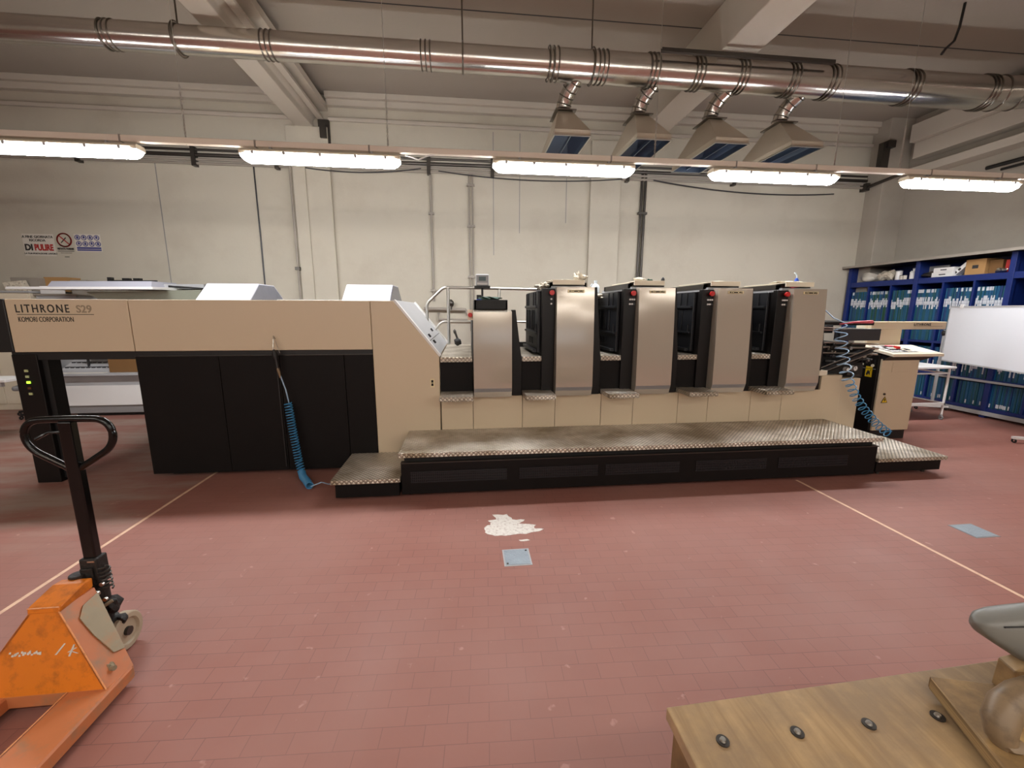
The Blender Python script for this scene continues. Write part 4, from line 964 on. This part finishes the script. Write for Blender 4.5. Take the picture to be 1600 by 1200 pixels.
for k in range(5):
    a = 2*PI*k/5+.3
    MB().tube([(0, 0, .09), (.3*math.cos(a), .3*math.sin(a), .065)], .02, 8, rs=[.03, .016]).build('base_arm', 'blackp', ch, local=True)
    MB().ring((.3*math.cos(a), .3*math.sin(a), .03), (math.sin(a), -math.cos(a), 0), .018, .012, 14, 6).build('castor', 'blackp', ch, local=True)
MB().cyl((0, 0, .08), (0, 0, .42), .025, 14).build('column', 'blackp', ch, local=True)
MB().box(-.23, .23, -.22, .22, .42, .49).build('seat', 'mgrey', ch, bevel=.03, local=True, seg=3)
MB().prism([(.20, .55), (.26, .95), (.30, 1.0), (.32, .95), (.26, .55)], 'x', -.2, .2).build('backrest', 'mgrey', ch, bevel=.02, local=True, seg=3)
MB().box(-.03, .03, .2, .24, .44, .6).build('back_support', 'blackp', ch, local=True)

# ------------------------------------------------------------------ right side: blue shelving with folders
SX = 7.80
sh = thing('blue_shelving', 'long blue steel shelving along the right wall, packed with blue folders', 'shelf', (8.1, 5.7, 0))
YA, YZ = 3.4, 7.93
posts = [7.91, 6.62, 5.33, 4.04]
for z, th in ((.10, .05), (.545, .035), (1.065, .04), (2.06, .095)):
    MB().box(SX, XR-.02, YA, YZ, z-.0, z+th).build('shelf_board', 'blue', sh, bevel=.004)
for y in posts: MB().box(SX-.01, SX+.05, y-.035, y+.035, 0, 2.44).build('post', 'blue', sh, bevel=.004)
for y in posts[1:]+[7.91]: MB().box(SX+.05, XR-.02, y-.02, y+.02, 0, 2.44).build('side_panel', 'blue', sh)
for y in (7.48, 7.05, 6.19, 5.76, 4.9, 4.47): MB().box(SX+.005, XR-.02, y-.014, y+.014, .15, 2.07).build('divider', 'blue', sh)
MB().box(XR-.03, XR-.02, YA, YZ, 0, 2.44).build('back_panel', 'blue', sh)
MB().box(SX-.03, SX-.005, YA, YZ, .04, .10).build('base_strip', 'lgrey', sh, bevel=.004)
MB().box(SX-.02, SX-.003, YA, 6.1, .532, .565).build('edge_strip', 'lgrey', sh, bevel=.003)
MB().box(SX-.12, XR-.01, YA, 8.0-.01, 2.445, 2.475).build('top_board', 'darksteel', sh, bevel=.004)
MB().box(SX-.13, SX-.115, YA, 8.0-.01, 2.440, 2.480).build('top_board_edge', 'conduit', sh)

# folders: thin sheet wallets standing on edge, each with a white tag
protos = []
def folder_proto(h, mt, tagz, tagh, first_label, group, toptag):
    t = thing('sheet_folder', first_label, 'folder', (0, 0, 0), 0, group)
    MB().prism([(-.0075, 0), (.0075, 0), (.0085, h*.5), (.0075, h), (-.0075, h), (-.0085, h*.5)], 'x', 0, .52).build('wallet', mt, t, local=True)
    if tagz is not None:
        MB().box(-.003, 0, -.0078, .0078, tagz, tagz+tagh).build('tag', 'tag', t, local=True)
    if toptag:
        MB().box(-.003, 0, -.0075, .0075, h-.06, h-.006).build('top_tag', 'tag', t, local=True)
    return t
fr_ = random.Random(11)
rows = [  # z, height, ymin, ymax, tag z, tag h, label
    (1.106, .86, 5.36, 7.86, .56, .13, 'tall upper shelf', 'folders on the tall upper shelf'),
    (.581, .42, 4.5, 6.60, .10, .14, 'middle shelf', 'folders on the middle shelf'),
    (.151, .36, 4.6, 6.60, .02, .055, 'bottom shelf', 'folders on the bottom shelf')]
CN = {'pblue': 'blue', 'pteal': 'teal', 'pnavy': 'navy', 'pgreen': 'dark green'}
TN = {0: 'low tag', 1: 'middle tag', 2: 'high tag', 3: 'no tag'}
def bay_name(y):
    for lim, nm in ((7.48, 'bay nearest the back wall'), (7.05, 'second bay from back wall'), (6.62, 'third bay from back wall'), (6.19, 'fourth bay from back wall'), (5.76, 'fifth bay from back wall'), (5.33, 'sixth bay from back wall'), (4.9, 'seventh bay from back wall')):
        if y > lim: return nm
    return 'eighth bay from back wall'
skipy = posts + [7.48, 7.05, 6.19, 5.76, 4.9, 4.47]
for z, h, y0, y1, tz, th_, lb, gp_ in rows:
    P = {}
    y = y0+.02; k = 0
    while y < y1-.01:
        if any(abs(y-s) < .035 for s in skipy): y += .012; continue
        mt = fr_.choice(['pblue', 'pblue', 'pteal', 'pteal', 'pnavy', 'pblue'] + (['pgreen', 'pgreen'] if y > 6.8 and h > .6 else []))
        tt = fr_.randrange(3) if h > .6 else (fr_.randrange(4) if fr_.random() < .45 else 3)
        toptag = h > .6 and (int(y*4) % 3 != 0) and fr_.random() < .6
        key = (mt, tt, toptag)
        x = SX+.025+fr_.uniform(0, .012)
        flab = '%s folder, %s, %s, %s' % (CN[mt], TN[tt] + (' and top tag' if toptag else ''), lb, bay_name(y))
        if key not in P:
            P[key] = folder_proto(h, mt, None if (tt == 3) else tz + (tt-1)*.035*(1 if h > .4 else .1), th_, flab, gp_, toptag)
            P[key].location = (x, y, z)
        else:
            dup(P[key], (x, y, z), label=flab)
        y += .0185 if h > .6 else .0205

# things on top of the shelving
def shelf_thing(mb, name, m, label, cat, **k): return tag(mb.build(name, m, None, **k), label, cat)
Z2 = 2.155
shelf_thing(MB().blob((SX+.2, 7.62, Z2+.09), (.13, .2, .095), 21, .22), 'plastic_bag', 'bag', 'crumpled brownish plastic bag at the far end of the shelving top', 'bag', smooth=True).location.z = Z2
shelf_thing(MB().blob((SX+.16, 7.25, Z2+.08), (.11, .16, .085), 22, .25), 'plastic_bag', 'rag', 'crumpled pale plastic bag second from the far end of the shelving top', 'bag', smooth=True).location.z = Z2
t = thing('tin_can', 'white tin can standing next to the pale bag on the shelving top', 'can', (SX+.1, 7.02, Z2))
MB().cyl((0, 0, 0), (0, 0, .15), .05, 20).build('body', 'white', t, smooth=True, local=True); MB().cyl((0, 0, .15), (0, 0, .165), .052, 20).build('lid', 'lgrey', t, local=True)
for i, y in enumerate((6.93, 6.87)):
    t = thing('ink_pot', ['white ink pot left of its twin, beside the tin can on the shelving top', 'white ink pot right of its twin, beside the tin can on the shelving top'][i], 'pot', (SX+.06, y, Z2), 0, 'ink pots on the shelving')
    MB().cyl((0, 0, 0), (0, 0, .07), .026, 16).build('body', 'paper', t, smooth=True, local=True); MB().cyl((0, 0, .07), (0, 0, .08), .028, 16).build('lid', 'dgrey', t, local=True)
jug(SX+.1, 6.76, Z2, .17, 'white bottle with a handle on the shelving top above the first tall blue post', 'white', 'lgrey')
shelf_thing(MB().box(SX+.2, SX+.22, 6.30, 6.66, Z2, Z2+.2), 'metal_sheet', 'mgrey', 'grey panel standing upright behind small parts on the shelving top', 'sheet')
shelf_thing(MB().blob((SX+.1, 6.5, Z2+.035), (.06, .12, .04), 23, .3), 'machine_part', 'darksteel', 'dark oily machine part lying in front of the grey panel on the shelving top', 'machine part', smooth=True).location.z = Z2
def carton(y0, y1, z0, z1, x0, m, label, slot=True):
    t = thing('carton', label, 'box', (x0+.1, (y0+y1)/2, z0))
    MB().box(x0, x0+.28, y0, y1, z0, z1).build('body', m, t, bevel=.003)
    if slot: MB().box(x0-.002, x0, y0+(y1-y0)*.35, y0+(y1-y0)*.65, z0+(z1-z0)*.4, z0+(z1-z0)*.62).build('grip_slot', 'dgrey', t)
    return t
carton(6.10, 6.42, Z2, Z2+.075, SX+.04, 'white', 'flat white carton, lower of the two on the shelving top')
carton(6.10, 6.40, Z2+.076, Z2+.15, SX+.04, 'white', 'flat white carton, upper of the two on the shelving top')
t = thing('tilted_box', 'narrow white box leaning at an angle on the shelving top', 'box', (SX+.08, 6.03, Z2+.025))
MB().box(0, .12, -.12, .12, 0, .055).box(-.002, 0, -.06, -.03, .015, .04).build('body', 'white', t, local=True, bevel=.003)
MB().box(-.004, -.002, -.02, .02, .012, .045).box(-.004, -.002, .05, .08, .012, .045).build('print', 'inkk', t, local=True)
t.rotation_euler = (-.78, 0, 0); t.location.z = Z2+.085
carton(5.70, 5.96, Z2, Z2+.235, SX+.06, 'cardb', 'plain brown cardboard box in the middle of the nearer shelving top', True)
carton(5.52, 5.68, Z2, Z2+.20, SX+.10, 'cardd', 'darker brown cardboard box right of the plain one on the shelving top', False)
shelf_thing(MB().box(SX+.12, SX+.4, 5.38, 5.50, Z2, Z2+.19), 'binder_box', 'redp', 'dark red box file next to the blue post on the shelving top', 'box', bevel=.003)
shelf_thing(MB().blob((SX+.07, 5.5, Z2+.03), (.03, .06, .03), 25, .3), 'tangled_fitting', 'steel', 'small pale metal fitting in front of the dark red box file', 'machine part', smooth=True).location.z = Z2
cb = MB()
for k in range(5): cb.ring((SX+.12, 5.12-.01*k, Z2+.10+.01*k), (1, .2*k-.4, .3), .07-.006*k, .009, 24, 6)
shelf_thing(cb, 'cable_coil', 'rag', 'coil of pale cable on the shelving top at the right frame edge', 'cable', smooth=True).location.z = Z2

# whiteboard on a wheeled stand
ang = math.atan2(-.373, .928)   # long axis turned towards the room
wb = thing('whiteboard', 'large white mobile whiteboard in front of the blue shelving at the right edge', 'whiteboard', (7.54, 5.8, 0), 0)
U = Vector((-.373, -.928, 0)).normalized(); V = Vector((-U.y, U.x, 0))   # V points away from the room?
if V.x > 0: V = -V
def wbox(u0, u1, v0, v1, z0, z1):
    m_ = MB(); m_.box(u0, u1, v0, v1, z0, z1)
    m_.xf(Matrix(((U.x, V.x, 0, 0), (U.y, V.y, 0, 0), (0, 0, 1, 0), (0, 0, 0, 1)))); return m_
wbox(0, 1.75, -.008, .006, .83, 1.66).build('panel', 'board', wb, local=True)
for a in ((0, 1.75, -.012, .012, 1.655, 1.672), (0, 1.75, -.012, .012, .818, .836), (-.012, .004, -.012, .012, .818, 1.672), (1.746, 1.762, -.012, .012, .818, 1.672)):
    wbox(*a).build('frame', 'lgrey', wb, local=True)
wbox(.20, .26, .006, .02, 1.64, 1.70).build('clip', 'white', wb, local=True)
for u in (-.05, 1.8):
    wbox(u-.015, u+.015, -.015, .015, .06, 1.30).build('stand_post', 'lgrey', wb, local=True)
    wbox(u-.02, u+.02, -.22, .22, .05, .08).build('stand_foot', 'white', wb, local=True)
    for v in (-.2, .2):
        q = U*u + V*v
        MB().ring((q.x, q.y, .028), (1, 0, 0), .018, .011, 14, 6).build('castor', 'blackp', wb, local=True)
    q = U*u
    MB().blob((q.x-.0, q.y, 1.25), (.04, .04, .05), 4, .1, 2).build('pivot_knob', 'blackp', wb, local=True, smooth=True)
# trolley
tr = thing('trolley', 'white tubular two shelf trolley on castors between console and whiteboard', 'trolley', (6.8, 5.45, 0))
MB().box(6.36, 7.06, 5.22, 5.76, .775, .805).build('top', 'white', tr, bevel=.006)
MB().box(6.42, 7.0, 5.27, 5.71, .235, .25).build('shelf', 'dullred', tr)
MB().box(6.40, 7.02, 5.25, 5.27, .225, .265).box(6.40, 7.02, 5.71, 5.73, .225, .265).box(6.40, 6.42, 5.25, 5.73, .225, .265).box(7.0, 7.02, 5.25, 5.73, .225, .265).build('shelf_rim', 'white', tr)
for x in (6.41, 7.01):
    for y in (5.27, 5.71):
        l_ = MB().tube([(x, y, .08), (x, y, .775)], .016, 10).build('leg', 'white', tr, smooth=True)
        MB().ring((x, y, .035), (1, 0, 0), .024, .012, 18, 6).box(x-.012, x+.012, y-.012, y+.012, .05, .09).build('castor', 'mgrey', l_)
MB().tube([(7.01, 5.27, .70), (7.01, 5.71, .70)], .012, 8).tube([(6.41, 5.27, .70), (7.01, 5.27, .70)], .012, 8).tube([(6.41, 5.49, .17), (7.01, 5.49, .17)], .012, 8).build('crossbar', 'white', tr, smooth=True)

# ------------------------------------------------------------------ floor details
tag(MB().box(-2.515, -2.49, -3, 4.6, 0, .0008).build('floor_tape', 'tape'), 'thin pale tape line on the floor running past the pallet jack', 'tape')
tag(MB().box(3.105, 3.13, -3, 3.43, 0, .0008).build('floor_tape', 'tape'), 'thin pale tape line on the floor running from the platform to the right edge', 'tape')
pr_ = random.Random(3)
pts = []
outline = [(-.02, .34), (.10, .33), (.12, .24), (.22, .22), (.17, .17), (.29, .12), (.27, .08), (.34, .06), (.31, .02), (.20, 0), (.05, -.01), (-.05, .0), (-.09, .05), (-.10, .13), (-.05, .17), (-.04, .21), (-.07, .24), (0, .25)]
for i, q in enumerate(outline):
    n_ = outline[(i+1) % len(outline)]
    for k in range(3):
        s_ = k/3; pts.append((.20+q[0]+(n_[0]-q[0])*s_+pr_.uniform(-.009, .009), 2.74+q[1]*.9+(n_[1]-q[1])*.9*s_+pr_.uniform(-.008, .008)))
tag(MB().prism(pts, 'z', 0, .0015).build('floor_patch', 'patch'), 'ragged white filler patch on the red floor in front of the platform', 'patch')
tag(MB().prism([(.34, 2.66), (.40, 2.665), (.42, 2.65), (.38, 2.64), (.35, 2.645)], 'z', 0, .0015).build('floor_patch', 'patch'), 'tiny white speck of filler between the big patch and the square cover', 'patch')
t = thing('floor_cover', 'square zinc floor cover with pale frame in front of the white patch', 'cover plate', (.305, 2.45, 0))
MB().box(.212, .392, 2.365, 2.55, 0, .002).build('frame', 'lgrey', t); MB().box(.222, .382, 2.375, 2.54, .002, .0035).build('plate', 'drain', t)
MB().cyl((.235, 2.39, .003), (.235, 2.39, .006), .007, 10).cyl((.37, 2.525, .003), (.37, 2.525, .006), .007, 10).build('screw', 'darksteel', t)
t = thing('floor_cover', 'grey square floor cover on the right side of the floor beyond the tape', 'cover plate', (3.7, 2.43, 0))
MB().box(3.60, 3.80, 2.345, 2.53, 0, .002).build('frame', 'mgrey', t); MB().box(3.61, 3.79, 2.355, 2.52, .002, .0035).build('plate', 'drain', t)

# ------------------------------------------------------------------ pallet jack
CX = -1.73
pj = thing('pallet_jack', 'worn orange hand pallet jack with black loop handle at the lower left', 'pallet jack', (CX, 1.8, 0))
for x0 in (-2.0, -1.62):
    f_ = MB(); a, b = x0, x0+.162
    prof = [(a, .03), (a, .075), (a+.006, .083), (b-.006, .083), (b, .075), (b, .03), (b-.008, .03), (b-.008, .072), (a+.008, .072), (a+.008, .03)]
    f_.prism(prof, 'y', .46, 1.71)
    fk = f_.build('fork', 'orangef', pj)
    MB().loft([[(a+.01, .40, .05), (b-.01, .40, .05), (b-.01, .40, .06), (a+.01, .40, .06)], [(a, .46, .03), (b, .46, .03), (b, .46, .083), (a, .46, .083)]]).build('fork_tip', 'orangef', fk)
    MB().cyl(((a+b)/2-.035, .56, .037), ((a+b)/2+.035, .56, .037), .037, 18).build('load_roller', 'wheel', fk)
# battery-box style front plate and flanks
A0, A1 = (-1.985, 1.60, .083), (-1.475, 1.60, .083)
T0, T1 = (-1.785, 1.69, .385), (-1.675, 1.69, .385)
th = .012
MB().loft([[A0, A1, T1, T0], [(p[0], p[1]+th, p[2]) for p in (A0, A1, T1, T0)]]).build('body_plate', 'orange', pj, bevel=.002)
FP = [(-1.475, 1.60, .083), (-1.458, 1.715, .083), (-1.660, 1.835, .385), (-1.675, 1.69, .385)]
def flank(sx):
    q = lambda x: CX+(x-CX)*sx
    out = [(q(x), y, z) for x, y, z in FP]
    m_ = MB(); m_.loft([out, [(p[0]-.01*sx, p[1], p[2]) for p in out]]); return m_
f1 = flank(1).build('flank_plate', 'orangef', pj)
flank(-1).build('flank_plate', 'orangef', pj)
def on_flank(u, v):   # u across from the plate edge, v up
    a, b, c, d_ = (Vector(p) for p in FP)
    return a.lerp(b, u).lerp(d_.lerp(c, u), v) + Vector((.004, .001, .003))
g0 = [on_flank(.97, .93), on_flank(.95, .22), on_flank(.62, .26), on_flank(.38, .55), on_flank(.28, .80), on_flank(.5, .90)]
MB().loft([g0, [p + Vector((.002, .001, .0015)) for p in g0]]).build('worn_gusset', 'scuff', f1)
MB().blob((-1.505, 1.665, .125), (.018, .014, .02), 3, .3, 2).cyl((-1.50, 1.66, .125), (-1.48, 1.655, .13), .010, 10).build('pivot_bolt', 'scuff', f1)
MB().box(-1.996, -1.463, 1.60, 1.722, .03, .086).build('yoke', 'orangef', pj, bevel=.004)
MB().prism([(1.60, .0), (1.66, .0)] if 0 else [(1.685, .380), (1.842, .385), (1.845, .428), (1.80, .432), (1.69, .405)], 'x', CX-.060, CX+.062).build('head_cap', 'orange', pj, bevel=.006)
MB().text('Ilma', CX-.11, 1.63, .225, .05, sx=1.0) if 0 else None
def edge_tube(a, b): return MB().tube([a, b], .0028, 6)
edge_tube((A1[0], A1[1]-.001, A1[2]), (T1[0], T1[1]-.001, T1[2])).build('worn_edge', 'wornedge', pj)
edge_tube((CX-.056, 1.688, .404), (CX+.060, 1.688, .404)).build('worn_edge', 'wornedge', pj)
edge_tube((-1.620, .60, .084), (-1.620, 1.60, .084)).build('worn_edge', 'wornedge', pj)
sc_ = MB()
wr = random.Random(8)
def on_plate(u, v): # u in [-1,1] horizontally, v height 0..1 on the slanted plate
    z = .083+(.385-.083)*v; y = 1.60+.09*v-.0012
    return (CX+u, y, z)
for k in range(16):
    u = -.11+.007*k+wr.uniform(-.003, .003); v = .50+wr.uniform(-.02, .02); hh = wr.uniform(.02, .045)
    a = on_plate(u, v); b = on_plate(u+.008, v); c = on_plate(u+.007, v+hh); d2 = on_plate(u+.001, v+hh*.8)
    sc_.loft([[a, b, c, d2], [(q[0], q[1]-.001, q[2]) for q in (a, b, c, d2)]])
sc_.build('worn_lettering', 'paper', pj)
sc_ = MB()
for (u0, v0, u1, v1) in ((.055, .47, .085, .60), (.105, .44, .12, .58), (.112, .50, .135, .47), (.10, .49, .128, .54)):
    a = on_plate(u0, v0); b = on_plate(u0+.007, v0); c = on_plate(u1+.007, v1); d2 = on_plate(u1, v1)
    sc_.loft([[a, b, c, d2], [(q[0], q[1]-.001, q[2]) for q in (a, b, c, d2)]])
sc_.build('worn_lettering', 'paper', pj)
# hydraulic pump unit
pm = MB().cyl((CX+.03, 1.89, .15), (CX+.03, 1.89, .36), .042, 20).cyl((CX+.03, 1.90, .10), (CX+.03, 1.90, .18), .05, 20).box(CX-.02, CX+.07, 1.83, 1.92, .20, .27).cyl((CX-.01, 1.86, .36), (CX-.01, 1.86, .44), .03, 16)
pm.blob((CX+.06, 1.90, .25), (.04, .03, .05), 6, .3, 2).blob((CX+.08, 1.91, .16), (.03, .03, .03), 9, .3, 2).box(CX+.0, CX+.05, 1.86, 1.92, .38, .46)
pm.build('pump_unit', 'gdirt', pj, smooth=False, bevel=.003)
sp = MB(); sp.tube([(CX+.075+.020*math.cos(a_), 1.89+.020*math.sin(a_), .34+.0016*i) for i, a_ in enumerate([2*PI*j/12 for j in range(12*6)])], .004, 6)
sp.build('return_spring', 'darksteel', pj, smooth=True)
MB().cyl((CX+.062, 1.855, .345), (CX+.062, 1.845, .345), .012, 14).cyl((CX+.085, 1.86, .385), (CX+.085, 1.85, .385), .009, 14).cyl((CX+.088, 1.86, .31), (CX+.088, 1.85, .31), .009, 14).build('pin_head', 'steel', pj)
MB().tube([(CX+.03, 1.84, .25), (CX+.075, 1.86, .275), (CX+.095, 1.88, .285)], .008, 6).build('pump_label', 'scuff', pj)
for x in (CX-.10, CX+.055):
    wh = MB().loft([[(xx, 1.925+math.cos(2*PI*k/28)*rr, .088+math.sin(2*PI*k/28)*rr) for k in range(28)] for xx, rr in ((x, .06), (x, .082), (x+.006, .088), (x+.042, .088), (x+.048, .082), (x+.048, .062), (x+.038, .055))]).build('steer_wheel', 'wheel', pj, smooth=True)
    MB().cyl((x+.03, 1.925, .088), (x+.052, 1.925, .088), .02, 16).build('hub', 'darksteel', wh)
MB().cyl((CX-.09, 1.925, .088), (CX+.10, 1.925, .088), .012, 12).build('axle', 'darksteel', pj)
# handle shaft and loop
HYJ = 1.90
hx0 = CX+.03
MB().box(hx0-.036, hx0+.036, HYJ-.03, HYJ+.03, .38, .50).build('handle_socket', 'gdirt', pj, bevel=.006)
MB().box(hx0-.026, hx0+.026, HYJ-.018, HYJ+.018, .48, 1.13).build('handle_shaft', 'jackb', pj, bevel=.006)
MB().box(hx0+.0, hx0+.03, HYJ-.032, HYJ-.028, .485, .492).build('shaft_mark', 'steel', pj)
lpz = bend([(hx0, HYJ, .905), (hx0+.175, HYJ, 1.02), (hx0+.165, HYJ, 1.135), (hx0, HYJ, 1.14), (hx0-.165, HYJ, 1.135), (hx0-.175, HYJ, 1.02), (hx0, HYJ, .905)], .065, 8)
MB().tube(lpz, .0145, 14).build('handle_loop', 'jackb', pj, smooth=True)
MB().tube([(hx0-.02, HYJ-.01, 1.085), (hx0-.05, HYJ-.03, 1.09), (hx0-.095, HYJ-.04, 1.065)], .007, 8).build('release_lever', 'jackb', pj, smooth=True)
MB().tube([(hx0-.145, HYJ-.01, 1.005), (hx0-.02, HYJ-.01, .925)], .004, 6).build('release_cable', 'darksteel', pj)

# ------------------------------------------------------------------ workbench in the right foreground
BZ = .75
wbn = thing('workbench', 'plywood topped workbench with four bolts, cut off by the lower right corner', 'workbench', (1.2, .4, 0))
top = MB().loft([[(.415, -.15, BZ-.03), (2.3, -.15, BZ-.03), (2.3, .79, BZ-.03), (.418, .722, BZ-.03)], [(.415, -.15, BZ), (2.3, -.15, BZ), (2.3, .79, BZ), (.418, .722, BZ)]]).build('benchtop', 'bench', wbn, bevel=.003)
MB().loft([[(.425, -.13, .12), (2.28, -.13, .12), (2.28, .77, .12), (.428, .705, .12)], [(.425, -.13, BZ-.03), (2.28, -.13, BZ-.03), (2.28, .77, BZ-.03), (.428, .705, BZ-.03)]]).build('carcass', 'ply', wbn, bevel=.003)
for x in (.5, 2.2):
    for y in (-.05, .64): MB().box(x-.04, x+.04, y-.04, y+.04, 0, .13).build('leg', 'darksteel', wbn)
for i in range(4):
    bx = .496+.162*i
    bt = MB().cyl((bx, .640, BZ), (bx, .640, BZ+.003), .0125, 24).build('bolt_washer', 'darksteel', wbn)
    MB().cyl((bx, .640, BZ+.003), (bx, .640, BZ+.007), .0065, 16, r1=.005).build('bolt_head', 'steel', bt, smooth=True)
# plywood board stacked on the bench, raised on a batten
t = thing('plywood_stand', 'old plywood stand with upright chipboard piece on the right end of the bench', 'stand', (1.3, .6, BZ))
MB().prism([(1.024, .696), (.986, .598), (.95, .512), (.86, .28), (1.5, .28), (1.7, .61), (1.143, .664)], 'z', BZ+.014, BZ+.04).build('board', 'ply', t, bevel=.002)
MB().prism([(1.020, .690), (.982, .598), (.946, .512), (.856, .28), (.862, .28), (.952, .512), (.988, .598), (1.026, .692)], 'z', BZ+.0145, BZ+.0395).build('board_edge', 'plyedge', t)
MB().prism([(1.06, .66), (.93, .35), (1.5, .35), (1.55, .60)], 'z', BZ, BZ+.014).build('batten', 'plyedge', t)
MB().loft([[(1.132, .628, BZ+.04), (1.50, .56, BZ+.04), (1.50, .60, BZ+.04), (1.142, .668, BZ+.04)], [(1.140, .634, BZ+.100), (1.50, .56, BZ+.10), (1.50, .60, BZ+.10), (1.152, .672, BZ+.100)]]).build('upright', 'ply', t, bevel=.003)
MB().loft([[(1.140, .634, BZ+.100), (1.50, .56, BZ+.10), (1.50, .60, BZ+.10), (1.152, .672, BZ+.100)], [(1.165, .634, BZ+.118), (1.50, .57, BZ+.12), (1.50, .59, BZ+.12), (1.172, .66, BZ+.118)]]).build('upright_chamfer', 'bench', t, bevel=.002)
t = thing('cast_lever', 'brown worn curved lever arm bending down onto the plywood stand at the right edge', 'lever', (1.05, .58, BZ+.04))
MB().tube([(1.002, .545, BZ+.040), (.997, .552, BZ+.055), (1.003, .562, BZ+.078), (1.026, .572, BZ+.098), (1.065, .58, BZ+.110), (1.13, .585, BZ+.116), (1.3, .57, BZ+.12)], .03, 18, rs=[.017, .022, .027, .027, .025, .024, .024]).build('arm', 'cast', t, smooth=True)
MB().blob((1.006, .543, BZ+.047), (.024, .018, .010), 4, .12, 2).build('foot', 'cast', t, smooth=True)
t = thing('grey_arm_housing', 'smooth grey moulded arm pointing in from the right edge above the plywood stand', 'machine part', (1.3, .66, BZ+.1))
rgs = []
pw = lambda v: math.copysign(abs(v)**.6, v)
for x_, zt, zb, hw in ((1.056, .955, .950, .004), (1.062, .963, .937, .016), (1.08, .969, .920, .026), (1.11, .973, .900, .032), (1.16, .975, .868, .036), (1.24, .975, .825, .04), (1.4, .975, .78, .045)):
    zc_, hz_ = (zt+zb)/2, (zt-zb)/2
    rgs.append([(x_ , .66+pw(math.cos(2*PI*k/24))*hw, zc_+pw(math.sin(2*PI*k/24))*hz_) for k in range(24)])
hs = MB().loft(rgs).build('shell', 'pad', t, smooth=True)
MB().tube([(1.085, .6335, .962), (1.16, .6235, .966), (1.4, .6145, .966)], .0015, 6).build('shell_seam', 'blackp', t)
MB().cyl((1.165, .628, .895), (1.165, .618, .893), .006, 12).build('screw_hole', 'blackp', t)
